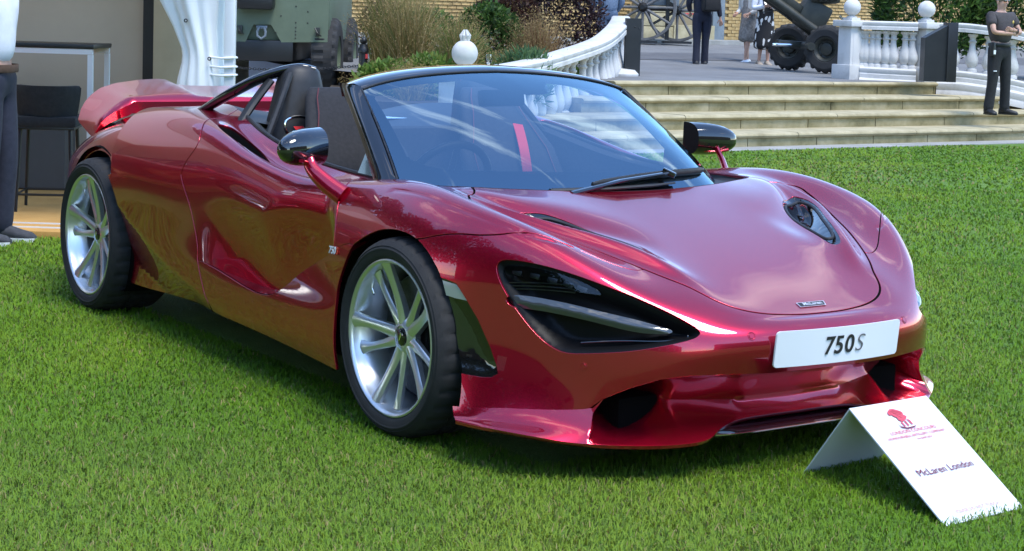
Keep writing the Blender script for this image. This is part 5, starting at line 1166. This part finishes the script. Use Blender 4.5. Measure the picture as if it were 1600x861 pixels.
# the doorway bay
DY=21.62
bricks(23.3,25.5,.92,2.3); bricks_joined(25.5,36,.92,4.2); bricks_joined(23.3,25.5,2.3,4.2); bricks_joined(12,20.5,.92,4.2)
b=MB(); b.box((-26.02,DY+.55,2.1),(.12,1.05,2.2)); bb(b,'door',M['gloss'])
for y in(.12,.95): b=MB(); b.box((-25.955,DY+y,2.15),(.02,.03,1.3)); bb(b,'red_moulding',M['redtrim'])
b=MB(); b.box((-25.955,DY+.535,1.50),(.02,.80,.03)); bb(b,'red_moulding',M['redtrim'])
b=MB(); b.box((-25.9,DY+.55,1.08),(.35,1.2,.32),bev=.01); bb(b,'door_step',M['stone'])
z=.92
for k,(h,w_) in enumerate([(.28,1.15),(.30,1.10),(.36,1.0),(.42,.60),(.42,.72),(.42,.60),(.42,.72),(.42,.6)]):
    b=MB(); b.box((-25.93,DY-.02-w_/2,z+h/2),(.34,w_,h-.014),bev=.015); bb(b,'quoin',M['stone'],40); z+=h
b=MB(); b.box((-25.95,DY+1.33,2.5),(.3,.35,3.2),bev=.01); bb(b,'downpipe_panel',M['bluegrey'])
BC=empty('brick_building',W(-3.7,49,.7),TZ,'far brick house front with a cream pillar at the left of the plants','building')
b=MB(); b.box((0,.4,2.6),(9,.4,5.2)); b.build('wall',M['brick'],BC,False)
b=MB(); b.box((.32,-.05,2.55),(.78,.7,5.1),bev=.02); b.build('pillar',M['stone'],BC); b=MB(); b.box((.30,-.1,.35),(1.1,.9,.7),bev=.03); b.build('pillar_base',M['stone'],BC)
b=MB(); b.box((1.35,.15,2.0),(1.0,.15,4)); b.build('dark_doorway',M['gap'],BC)
vs=[];fs=[];k=0
for r in range(30):
    for c in range(8): 
        x=-1.9+c*.225+(.112 if r%2 else 0); vs.append(np.array([(sx*.107+x,sy*.03+.19,sz*.033+.1+r*.076) for sx in(-1,1) for sy in(-1,1) for sz in(-1,1)])); fs.append(np.array([(4,6,7,5),(0,1,5,4),(2,6,7,3),(0,2,3,1)])+k); k+=8
tag(np_mesh('brick_courses',np.concatenate(vs),np.concatenate(fs),M['brick'],BC),kind='stuff')
# --- old field gun with spoked wheels
FG=empty('field_gun',W(3.0,37,.86),TZ,'old blue-grey field gun on two tall spoked wheels by the brick building','cannon')
def spoked(parent,x,y,r=.70,n=12,yaw=0,wd=.07):
    b=MB(); b.lathe([(r-.055,-wd/2),(r,-wd/2),(r+.008,-wd/2+.01),(r+.008,wd/2-.01),(r,wd/2),(r-.055,wd/2)],48,None,True); rim=b.build('wheel',M['greywood'],parent,30)
    for k in range(n):
        a=k*2*math.pi/n; b=MB(); b.tube([(.09*math.cos(a),.09*math.sin(a),.02),(.35*r/.7*math.cos(a),.35*r/.7*math.sin(a),.01),((r-.05)*math.cos(a),(r-.05)*math.sin(a),0)],[.034,.026,.030],8); b.build('spoke',M['greywood'],rim)
    b=MB(); b.lathe([(0,.14),(.05,.14),(.06,.10),(.10,.06),(.11,0),(.10,-.08),(0,-.12)],20); b.build('hub',M['iron'],rim,40)
    rim.matrix_local=Matrix.Translation((x,y,r+.04))@Matrix.Rotation(yaw,4,'Z')@Matrix.Rotation(math.pi/2,4,'X'); return rim
spoked(FG,-.34,0,.70,12,R(-12)); spoked(FG,.42,.35,.66,12,R(-16))
b=MB(); b.box((.05,.35,.95),(.75,.5,.34),bev=.05); b.box((-.1,.3,1.25),(.45,.35,.3),bev=.06); b.build('cradle',M['bluegrey'],FG,40)
b=MB(); b.tube([(-.3,.3,1.3),(.9,.9,1.45)],[.11,.08],16); b.build('barrel',M['bluegrey'],FG); b=MB(); b.tube([(-.4,-.1,.72),(.5,.4,.72)],.05,10); b.build('axle',M['iron'],FG)
b=MB(); b.box((.18,.05,.62),(.08,.08,1.1)); b.box((.30,.1,.80),(.25,.06,.06),rot=(0,.5,0)); b.build('brake_lever',M['iron'],FG)
for x,y in((-.34,0),(.42,.35)): b=MB(); b.box((x,y,.02),(.62,.26,.05)); b.build('chock_board',M['blackwood'],FG)
# --- light gun on rubber tyres
LG=empty('light_gun',W(5.1,30.6,.515),TZ,'dark green light artillery gun on two chunky rubber tyres beside the pier','artillery gun')
t=big_tyre(.42,.21,.30,18,M['tyre2'],M['darkgreen']); put_wheel(t,LG,(-.22,.95,.42),(-.55,-.85,0)); put_wheel(t,LG,(.20,-.45,.42),(-.55,-.85,0),True)
b=MB(); b.tube([(-.02,-.4,.46),(-.18,.75,.46)],.07,12); b.box((-.20,.1,.48),(.75,.16,.12),rot=(0,.05,.25),bev=.03); b.build('axle',M['darkgreen'],LG)
b=MB(); b.tube([(-.58,-.1,.47),(-.30,.0,.47)],.03,8); b.box((-.60,-.11,.47),(.10,.05,.05),bev=.01); b.build('tow_eye',M['chrome'],LG)
for y in(-.15,.35): b=MB(); b.tube([(-1.05,y,1.50),(-.45,y,1.10),(.10,y,.72),(.35,y,.6)],[.075,.08,.09,.09],10); b.build('trail_leg',M['darkgreen'],LG)
b=MB(); b.box((-.55,.1,1.32),(.95,.45,.16),rot=(0,.58,0),bev=.04); b.box((.05,.1,.98),(.5,.6,.5),rot=(0,.45,0),bev=.06); b.box((.22,.1,1.55),(.55,.7,.7),bev=.10); b.build('cradle',M['darkgreen'],LG,40)
b=MB(); b.tube([(-.1,.1,1.35),(1.5,.1,1.9)],[.09,.06],14); b.build('barrel',M['darkgreen'],LG)
for k in range(5): b=MB(); b.tube([(.02+.09*k,-.30,1.25),(.02+.09*k,-.36,1.55),(.06+.09*k,-.28,1.85)],.03,8); b.build('recoil_tube',M['iron'],LG)
b=MB(); b.tube([(-.85,-.05,1.02),(-.6,-.1,1.06),(-.42,-.12,.95),(-.3,-.1,.93)],.012,6); b.build('cable',M['iron'],LG)
b=MB(); b.tube([(.40,-.62,1.0),(.62,-.68,.72)],.02,6); b.build('support_rod',M['chrome'],LG)
# --- beyond the frame: what the paint reflects; trees and second marquee added to darken it
def block(label,c,d,rz,m,nx,nz,win):
    e=empty('brick_terrace',c,rz,label,'building'); b=MB(); b.box((0,0,d[2]/2),d); b.build('wall',m,e,False); b=MB(); b.add([(-d[0]/2-.3,-d[1]/2-.3,d[2]),(d[0]/2+.3,-d[1]/2-.3,d[2]),(d[0]/2+.3,d[1]/2+.3,d[2]),(-d[0]/2-.3,d[1]/2+.3,d[2]),(-d[0]/2,0,d[2]+2.4),(d[0]/2,0,d[2]+2.4)],[(0,1,5,4),(1,2,5),(2,3,4,5),(3,0,4)]); b.build('roof',M['tentdark'],e,False)
    for i in range(nx):
        for k in range(nz): b=MB(); b.box(((i+.5)/nx*d[0]-d[0]/2,-d[1]/2-.02,1.6+k*3.0),(1.2,.1,1.8)); b.build('window',M['gloss'],e,False)
    return e
block('long red-brown brick terrace behind the photographer',(20,-34,0),(60,8,9),R(180-8),varied('brown_brick',(.16,.085,.05),(.22,.13,.08),3,.9),10,3,0)
block('brick terrace to the right of the photographer',(42,16,0),(50,8,9),R(90+180-180),varied('buff_brick',(.22,.15,.09),(.30,.22,.13),3,.9),8,3,0)
def added_treeline(pts,seed):
    VV=[];FF=[];CC=[];k=0
    for i,(x,y,h,r) in enumerate(pts):
        v,f,c=leaves((x,y,h*.55),(r,r,h*.5),2600,.6,.4,[((.022,.045,.012),3),((.035,.065,.016),2),((.014,.028,.008),2)],seed+i,shell=.5); VV.append(v);FF.append(f+k);CC.append(c);k+=len(v)
    o=np_mesh('added_treeline',np.concatenate(VV),np.concatenate(FF),M['leaf'],cols=np.concatenate(CC)); tag(o,kind='stuff')
added_treeline([(-17,-13,11,5),(-13,-17,11,5),(-9,-20,11,5),(-4,-23,11,5),(2,-25,11,5),(8,-26,10,5),(-20,-7,11,5),(-23,-1,10,5),(-22,-17,13,6),(-14,-24,13,6),(-4,-30,13,6)],300)  # dark crowns added out of view so the flanks mirror less brightness
e=empty('marquee',W(-13.5,8.6,0),TZ,'second marquee further left along the lawn','marquee')
b=MB(); b.box((0,.9,1.5),(5.2,.05,3.0)); b.build('back_wall',M['blackwood'],e,False); b=MB(); b.box((0,0,.01),(5.2,1.9,.05)); b.build('floor_carpet',M['blackwood'],e,False)  # wall and carpet made black to keep the flank reflection dark
b=MB(); b.add([(-2.7,-1,2.6),(2.7,-1,2.6),(2.7,1,2.6),(-2.7,1,2.6),(-2.2,0,4),(2.2,0,4)],[(0,1,5,4),(1,2,5),(2,3,4,5),(3,0,4)]); b.build('roof_cover',M['pvc'],e,False)
# ================================================================== PEOPLE
M['skin']=varied('skin',(.48,.27,.19),(.56,.33,.24),9,.55,Subsurface_Weight=.08)
def skin_mesh(name,nodes,edges,m,parent,sub=2,root=0):
    keys=list(nodes); ix={k:i for i,k in enumerate(keys)}
    me=bpy.data.meshes.new(name); me.from_pydata([nodes[k][:3] for k in keys],[(ix[a],ix[b]) for a,b in edges],[]); o=bpy.data.objects.new(name,me); COL.objects.link(o)
    o.modifiers.new('skin','SKIN').use_smooth_shade=True
    for i,k in enumerate(keys):
        r=nodes[k][3]; r=r if isinstance(r,tuple) else (r,r); me.skin_vertices[0].data[i].radius=r; me.skin_vertices[0].data[i].use_root=(i==root)
    if sub: s=o.modifiers.new('sub','SUBSURF'); s.levels=sub; s.render_levels=sub
    dg=bpy.context.evaluated_depsgraph_get(); m2=bpy.data.meshes.new_from_object(o.evaluated_get(dg)); bpy.data.objects.remove(o); bpy.data.meshes.remove(me)
    m2.name=name; m2.materials.clear(); m2.materials.append(m); m2.polygons.foreach_set('use_smooth',[True]*len(m2.polygons)); o=bpy.data.objects.new(name,m2); COL.objects.link(o); o.parent=parent; return o
def V3(*a): return Vector(a)
def person(label,p,rz,J,cloth,shoe,hands=True,group=None,hair=None,sub=2):
    """J joints (figure faces -y): hip,kL,aL,kR,aR,sL,eL,wL,sR,eR,wR,neck,head ; L is +x"""
    e=empty('person',p,rz,label,'person',group)
    h=J['head']; n={}; E_=[]
    n['pelvis']=(*J['hip'],(.15,.10)); n['waist']=(*(Vector(J['hip'])*.55+Vector(J['neck'])*.45),(.14,.095)); n['chest']=(*(Vector(J['hip'])*.22+Vector(J['neck'])*.78),(.16,.105)); n['neck']=(*J['neck'],.056); n['jaw']=(h[0],h[1]+.0,h[2]-.075,(.062,.070)); n['crown']=(h[0],h[1]+.012,h[2]+.045,(.078,.092))
    E_+=[('pelvis','waist'),('waist','chest'),('chest','neck'),('neck','jaw'),('jaw','crown')]
    for s in 'LR':
        sx=1 if s=='L' else -1
        n['hp'+s]=(J['hip'][0]+sx*.09,J['hip'][1],J['hip'][2]-.06,.085); n['k'+s]=(*J['k'+s],.055); n['a'+s]=(*J['a'+s],.030); t=Vector(J.get('t'+s,Vector(J['a'+s])+V3(0,-.17,-.05))); n['t'+s]=(t[0],t[1],t[2]-.012,.016)
        E_+=[('pelvis','hp'+s),('hp'+s,'k'+s),('k'+s,'a'+s),('a'+s,'t'+s)]
        n['s'+s]=(*J['s'+s],.052); n['e'+s]=(*J['e'+s],.040); n['w'+s]=(*J['w'+s],(.028,.022)); E_+=[('chest','s'+s),('s'+s,'e'+s),('e'+s,'w'+s)]
        if hands:
            w=Vector(J['w'+s]); d=(w-Vector(J['e'+s])).normalized() if 'h'+s not in J else (Vector(J['h'+s])-w).normalized(); sd=d.cross(V3(0,1,.3)).normalized(); pa=d.cross(sd)
            n['p'+s]=(*(w+d*.055),(.036,.018)); E_.append(('w'+s,'p'+s))
            for q in range(4):
                b0=w+d*.085+sd*(.028-.0185*q); l=(.066,.075,.070,.055)[q]; k1=b0+d*l*.55+pa*.008; k2=b0+d*l*.92+pa*.030
                n[f'f{q}a{s}']=(*b0,.010); n[f'f{q}b{s}']=(*k1,.009); n[f'f{q}c{s}']=(*k2,.0075); E_+=[('p'+s,f'f{q}a{s}'),(f'f{q}a{s}',f'f{q}b{s}'),(f'f{q}b{s}',f'f{q}c{s}')]
            tb=w+d*.035+sd*.034; n['th1'+s]=(*(tb),.012); n['th2'+s]=(*(tb+d*.035+sd*.022+pa*.012),.010); n['th3'+s]=(*(tb+d*.062+sd*.020+pa*.022),.008); E_+=[('p'+s,'th1'+s),('th1'+s,'th2'+s),('th2'+s,'th3'+s)]
    skin_mesh('body',n,E_,M['skin'],e,1)
    for nm,nodes,edges,m in cloth(J): skin_mesh(nm,nodes,edges,m,e,sub)
    for s in 'LR':
        a=Vector(J['a'+s]); t=Vector(J.get('t'+s,a+V3(0,-.17,-.05))); d=(t-a); d.z=0; d.normalize(); z0=a.z-.075
        b=MB(); rings=[]; sd=Vector((-d.y,d.x,0))
        for q,w_,hh in((-.080,.028,.08),(-.06,.043,.115),(0,.046,.115),(.06,.048,.085),(.12,.052,.065),(.175,.044,.052),(.205,.018,.034)):
            c=a+d*q; rings.append([(c.x+sd.x*w_*math.cos(k)*1.0,c.y+sd.y*w_*math.cos(k),z0+ (hh*.5+hh*.5*math.sin(k))) for k in np.linspace(0,2*math.pi,12,endpoint=False)])
        b.loft(rings,True,True); so=b.build('shoe',shoe[0],e,60)
        b=MB(); rings=[[(a.x+d.x*q+sd.x*w_*k,a.y+d.y*q+sd.y*w_*k,z0+zz) for k,zz in((-1,-.004),(1,-.004),(1,.018),(-1,.018))] for q,w_ in((-.08,.03),(-.05,.044),(.06,.049),(.13,.052),(.185,.040),(.205,.018))]
        b.loft(rings,True,True); b.build('sole',shoe[1],so,False)
    # face: eyes, nose, ears, mouth
    hv=Vector(h)
    b=MB(); b.ell(hv+V3(0,-.092,-.028),(.013,.018,.020),10,8); b.ell(hv+V3(0,-.088,-.012),(.009,.012,.03),8,6); b.build('nose',M['skin'],e,60)
    for sx in(-1,1):
        b=MB(); b.ell(hv+V3(sx*.079,.012,-.015),(.010,.020,.032),10,8); b.build('ear',M['skin'],e,60)
        b=MB(); b.ell(hv+V3(sx*.030,-.076,.005),(.013,.010,.008),10,8); b.build('eye',M['pole'],e,60); b=MB(); b.ell(hv+V3(sx*.030,-.0845,.005),(.006,.004,.006),8,6); b.build('iris',M['iron'],e,60)
    b=MB(); b.ell(hv+V3(0,-.076,-.068),(.024,.008,.006),10,6); b.build('mouth',mat('lips',(.38,.14,.12),.5),e,60)
    if hair:
        hm,ln=hair; b=MB(); b.ell(hv+V3(0,.022,.040),(.088,.100,.090),16,12)
        if ln: b.ell(hv+V3(0,.05,-.04),(.085,.06,.12),14,10)
        hb=b.build('hair',hm,e,60)
        hb.data.transform(Matrix.Identity(4))
    return e
def stand(**k):
    J=dict(hip=(0,0,.95),kL=(.10,-.01,.50),aL=(.11,0,.08),kR=(-.10,-.01,.50),aR=(-.11,0,.08),sL=(.19,0,1.42),eL=(.24,.02,1.14),wL=(.24,-.06,.90),sR=(-.19,0,1.42),eR=(-.24,.02,1.14),wR=(-.24,-.06,.90),neck=(0,.01,1.49),head=(0,-.01,1.63)); J.update(k); return J
def lerp(a,b,t): return tuple(Vector(a)*(1-t)+Vector(b)*t)
def trousers(J,m,w=1.0,hem=.07,flare=1.0):
    n={'p':(*J['hip'],(.165*w,.120*w)),'b':(J['hip'][0],J['hip'][1],J['hip'][2]+.10,(.150*w,.112*w))}; E_=[('p','b')]
    for s in 'LR':
        sx=1 if s=='L' else -1; n['h'+s]=(J['hip'][0]+sx*.092,J['hip'][1],J['hip'][2]-.08,(.098*w,.100*w)); n['m'+s]=(*lerp((J['hip'][0]+sx*.095,J['hip'][1],J['hip'][2]-.08),J['k'+s],.55),(.085*w,.088*w)); n['k'+s]=(*J['k'+s],(.068*w,.072*w)); n['c'+s]=(*lerp(J['k'+s],J['a'+s],.5),(.062*w*flare,.066*w)); a=lerp(J['k'+s],J['a'+s],1.13); n['a'+s]=(*a,(.060*w*flare,.068*w*flare)); E_+=[('p','h'+s),('h'+s,'m'+s),('m'+s,'k'+s),('k'+s,'c'+s),('c'+s,'a'+s)]
    return ('trousers',n,E_,m)
def top(J,m,name='shirt',sleeve=1.0,w=1.0,hemz=None,belly=0):
    hz=hemz if hemz is not None else J['hip'][2]+.05; nk=Vector(J['neck']); hp=Vector(J['hip'])
    n={'h':(hp.x,hp.y,hz,(.160*w,.122*w+belly)),'w':(*lerp((hp.x,hp.y-belly*.6,hz),J['neck'],.40),(.158*w,.118*w+belly)),'c':(*lerp((hp.x,hp.y,hz),J['neck'],.74),(.178*w,.122*w)),'n':(*(nk-Vector((0,0,.035))),(.085,.075))}; E_=[('h','w'),('w','c'),('c','n')]
    for s in 'LR':
        n['s'+s]=(*J['s'+s],.070*w); n['m'+s]=(*lerp(J['s'+s],J['e'+s],min(.62,sleeve)),.062*w); E_+=[('c','s'+s),('s'+s,'m'+s)]
        if sleeve>=1: n['e'+s]=(*J['e'+s],.052*w); n['f'+s]=(*lerp(J['e'+s],J['w'+s],.5),.046*w); n['w'+s]=(*lerp(J['e'+s],J['w'+s],.93),.038*w); E_+=[('m'+s,'e'+s),('e'+s,'f'+s),('f'+s,'w'+s)]
    return (name,n,E_,m)
F_=lambda nm,c1,c2,sc=30,r=.85:M.setdefault(nm,varied(nm,c1,c2,sc,r,bump=.15,bscale=sc*2,dist=.004))
navy=F_('navy_wool',(.012,.014,.028),(.020,.022,.040)); blackc=F_('black_cotton',(.010,.010,.011),(.018,.018,.019)); greyp=F_('grey_polo',(.045,.039,.040),(.065,.056,.057)); white=F_('white_cotton',(.68,.69,.74),(.78,.79,.83),8)
shoeb=(M['black'],M['iron'])
# guard with crossed arms
J=stand(kL=(.13,-.02,.50),aL=(.16,0,.08),kR=(-.12,-.01,.50),aR=(-.15,.02,.08),sL=(.205,.0,1.42),eL=(.27,-.13,1.18),wL=(.02,-.235,1.22),hL=(-.10,-.20,1.24),sR=(-.205,0,1.42),eR=(-.27,-.13,1.18),wR=(-.01,-.215,1.17),hR=(.11,-.20,1.17))
J['tL']=(.22,-.17,.03); J['tR']=(-.20,-.15,.03)
P_=person('security guard in a dark polo and black trousers with arms crossed on the steps',W(6.97,25.35,.14),RZ+R(32),J,lambda J:[trousers(J,blackc,1.12,flare=1.1),top(J,greyp,'polo_shirt',.62,1.14,belly=.02)],shoeb)
b=MB(); b.lathe([(.168,.985),(.170,.99),(.170,1.025),(.168,1.03)],24,Matrix.Diagonal((1.1,.84,1,1))); b.build('belt',M['iron'],P_)
b=MB(); b.box((.034,-.094,1.637),(.052,.012,.036),bev=.006); b.box((-.034,-.094,1.637),(.052,.012,.036),bev=.006); b.box((0,-.098,1.645),(.02,.006,.006)); b.tube([(.06,-.09,1.645),(.084,0,1.645)],.004,6); b.tube([(-.06,-.09,1.645),(-.084,0,1.645)],.004,6); b.build('sunglasses',M['gloss'],P_)
b=MB(); b.ell((.085,-.155,1.335),(.018,.006,.024),10,8); b.build('chest_badge',M.setdefault('gold',mat('gold_badge',(.6,.42,.10),.4,.5)),P_)
b=MB(); b.box((-.20,-.06,.94),(.05,.07,.20),bev=.012); b.build('radio_pouch',M['iron'],P_); b=MB(); b.box((-.205,-.10,.90),(.035,.012,.06)); b.build('white_tag',M['pole'],P_); b=MB(); b.box((-.17,-.095,.63),(.06,.012,.012)); b.build('pocket_stripe',M['pole'],P_)
b=MB(); b.lathe([(.036,-.012),(.040,-.012),(.040,.012),(.036,.012)],16,Matrix.Translation((.09,-.215,1.212))@Matrix.Rotation(math.pi/2,4,'Y')); b.build('wrist_watch',M['iron'],P_)
b=MB(); b.ell((0,.015,1.675),(.086,.098,.075),16,10); b.build('hair',F_('grey_hair',(.16,.14,.12),(.24,.21,.18),60),P_)
# man in the navy suit seen from behind
J=stand(kR=(-.08,-.03,.50),aR=(-.09,-.08,.08),kL=(.09,.02,.50),aL=(.10,.05,.08),eR=(-.28,.03,1.15),wR=(-.33,.02,.90),eL=(.25,-.05,1.15),wL=(.18,-.20,1.0))
P_=person('man in a navy suit walking away with a black rucksack',W(3.38,32,.517),RZ+R(188),J,lambda J:[trousers(J,navy,1.05,flare=1.1),top(J,navy,'jacket',1.0,1.12,hemz=.86)],shoeb,hair=(F_('brown_hair',(.05,.03,.02),(.09,.06,.04),60),0))
b=MB(); b.box((-.10,.21,1.24),(.34,.20,.46),bev=.07); b.box((-.10,.31,1.14),(.26,.08,.22),bev=.03); rk=b.build('rucksack',blackc,P_,50)
b=MB(); b.tube([(.05,.12,1.45),(.09,-.06,1.46),(.11,-.15,1.33),(.11,-.12,1.15),(.06,.1,1.05)],.018,8,flat=.5); b.build('shoulder_strap',blackc,P_)
# woman with the white cardigan and the print dress
def printm(nm,c1,c2,sc):
    m=mat(nm,c1,.8); t=m.node_tree; b=t.nodes['Principled BSDF']; v=t.nodes.new('ShaderNodeTexVoronoi'); v.inputs['Scale'].default_value=sc; n=t.nodes.new('ShaderNodeTexNoise'); n.inputs['Scale'].default_value=sc*.7; tc=t.nodes.new('ShaderNodeTexCoord'); mp=t.nodes.new('ShaderNodeMapping'); mp.inputs['Scale'].default_value=(1,1,.55); mp.inputs['Rotation'].default_value=(.5,.6,.4)
    mx=t.nodes.new('ShaderNodeMix'); mx.data_type='VECTOR'; mx.inputs[0].default_value=.16; r=t.nodes.new('ShaderNodeValToRGB'); r.color_ramp.interpolation='CONSTANT'; e=r.color_ramp.elements; e[0].position=0; e[0].color=(*c2,1); e[1].position=.36; e[1].color=(*c1,1)
    t.links.new(tc.outputs['Object'],mp.inputs[0]); t.links.new(mp.outputs[0],n.inputs['Vector']); t.links.new(mp.outputs[0],mx.inputs[4]); t.links.new(n.outputs['Color'],mx.inputs[5]); t.links.new(mx.outputs[1],v.inputs['Vector']); t.links.new(v.outputs['Distance'],r.inputs[0]); t.links.new(r.outputs[0],b.inputs['Base Color']); return m
M['print']=printm('leaf_print',(.012,.012,.014),(.66,.66,.64),11)
def dress(nm,m,J,z1,z0,w0,w1):
    return (nm,{'a':(0,0,z1,(.15,.115)),'b':(0,0,.98,(.165*w0,.13*w0)),'c':(0,0,.70,(.19*w0,.15*w0)),'d':(0,0,z0+.12,(.205*w1,.165*w1)),'e':(0,0,z0,(.20*w1,.16*w1))},[('a','b'),('b','c'),('c','d'),('d','e')],m)
J=stand(kL=(.07,-.02,.48),aL=(.07,-.03,.08),kR=(-.06,0,.48),aR=(-.08,.03,.08),sL=(.17,0,1.34),eL=(.245,-.02,1.08),wL=(.07,-.235,1.13),sR=(-.17,0,1.34),eR=(-.245,-.02,1.08),wR=(-.06,-.235,1.13),neck=(0,.01,1.41),head=(0,-.02,1.54),hip=(0,0,.90))
cream=(F_('cream_leather',(.30,.25,.20),(.36,.30,.24)),M['iron'])
P_=person('woman in a white cardigan and black and white leaf print dress looking at her phone',W(4.66,33,.535),RZ+R(10),J,lambda J:[dress('dress',M['print'],J,1.34,.30,1.05,1.12),top(J,white,'cardigan',1.0,1.08,hemz=.93)],cream,hair=(F_('fair_hair',(.25,.19,.11),(.34,.27,.16),60),1))
b=MB(); b.add([(-.055,-.135,.86),(.055,-.135,.86),(.07,-.15,1.36),(-.07,-.15,1.36),(-.055,-.10,.86),(.055,-.10,.86),(.07,-.10,1.36),(-.07,-.10,1.36)],[(0,1,2,3),(7,6,5,4),(0,4,5,1),(1,5,6,2),(2,6,7,3),(3,7,4,0)]); b.build('dress_front',M['print'],P_)
o=MB(); o.box((0,0,0),(.075,.012,.14),bev=.004); o=o.build('phone',M['gloss']); o.matrix_world=Matrix.Translation(W(4.60,32.70,.535+1.20))@Matrix.Rotation(RZ,4,'Z')@Matrix.Rotation(-.6,4,'X'); tag(o,'dark phone held by the woman in the white cardigan','phone')
o=MB(); o.box((0,0,0),(.24,.05,.13),bev=.02); o=o.build('clutch_bag',navy); o.matrix_world=Matrix.Translation(W(4.84,32.82,.535+1.20))@Matrix.Rotation(RZ,4,'Z')@Matrix.Rotation(.25,4,'Y'); tag(o,'navy clutch bag under the arm of the woman in the white cardigan','bag')
greyd=F_('grey_lace',(.15,.135,.12),(.30,.28,.26),22)
J2=stand(kL=(.06,-.06,.48),aL=(.06,-.12,.08),kR=(-.06,.02,.48),aR=(-.07,.08,.08),sL=(.17,0,1.34),eL=(.22,.02,1.06),wL=(.16,-.16,.98),sR=(-.17,0,1.34),eR=(-.22,.02,1.06),wR=(-.14,-.18,.98),neck=(0,.01,1.41),head=(0,-.02,1.54),hip=(0,0,.90))
person('woman in grey lace with pale shoes half hidden behind the print dress',W(4.42,33.5,.535),RZ-R(50),J2,lambda J:[dress('dress',greyd,J,1.34,.42,1.0,1.05),top(J,F_('cream_cotton',(.50,.48,.44),(.60,.58,.54)),'cardigan',1.0,1.05,hemz=.92)],(M['pole'],M['pole']),hair=(M['grey_hair'],1))
# man by the marquee at the left edge
J=stand(kL=(.09,-.05,.50),aL=(.10,-.02,.08),kR=(-.09,-.01,.50),aR=(-.10,.05,.08),eL=(.27,.12,1.16),wL=(.08,.20,.98),eR=(-.27,.12,1.16),wR=(-.08,.20,1.02))
P_=person('man in a white shirt and navy trousers cut by the left edge beside the marquee',W(-2.955,9.95,.0),RZ+R(85),J,lambda J:[trousers(J,navy,1.08,flare=1.05),top(J,white,'shirt',1.0,1.12,hemz=.99)],(F_('dark_trainer',(.03,.032,.04),(.05,.052,.06)),M['pole']),hair=(F_('brown_hair',(.05,.03,.02),(.09,.06,.04),60),0))
b=MB(); b.lathe([(.170,.975),(.173,.98),(.173,1.015),(.170,1.02)],28,Matrix.Diagonal((1.06,.80,1,1))); b.build('belt',F_('brown_leather',(.06,.03,.018),(.09,.05,.03)),P_)
for s,sx in(('L',1),('R',-1)):
    a=Vector(J['a'+s]); b=MB(); b.tube([a+V3(sx*.047,-.02,.0),a+V3(sx*.050,-.055,-.035),a+V3(sx*.050,-.02,-.045),a+V3(sx*.046,.06,-.005)],[.004,.008,.007,.002],6); b.build('shoe_stripe',M['pole'],P_)
# man walking by the brick house
J=stand(kL=(.14,-.03,.50),aL=(.20,0,.08),kR=(-.07,-.02,.50),aR=(-.12,0,.08),eL=(.30,.03,1.15),wL=(.33,.0,.92),eR=(-.27,.03,1.15),wR=(-.24,-.05,.92))
P_=person('man in dark clothes with a blue pass at his waist by the far brick house',W(-4.42,45.5,.70),RZ-R(8),J,lambda J:[trousers(J,blackc,1.0),top(J,white,'shirt',1.0,1.0),top(J,blackc,'jacket',1.0,1.10,hemz=.90)],shoeb,hair=(F_('brown_hair',(.05,.03,.02),(.09,.06,.04),60),0))
b=MB(); b.box((.0,-.17,.86),(.09,.01,.12)); b.build('pass_card',M.setdefault('blue_card',mat('blue_card',(.10,.30,.62),.4)),P_)
# person in denim leaning at the head of the balustrade
denim=F_('denim',(.09,.13,.20),(.15,.20,.29),25)
J=stand(eL=(.24,.05,1.14),wL=(.26,-.10,.92),eR=(-.24,.02,1.12),wR=(-.20,-.16,.95))
person('person in a denim jacket leaning by the top of the curved balustrade',W(1.50,28.9,.50),RZ+R(200),J,lambda J:[trousers(J,F_('blue_jeans',(.05,.08,.14),(.09,.13,.20),25),1.05),top(J,denim,'denim_jacket',1.0,1.15,hemz=.90)],shoeb,hair=(F_('brown_hair',(.05,.03,.02),(.09,.06,.04),60),0))
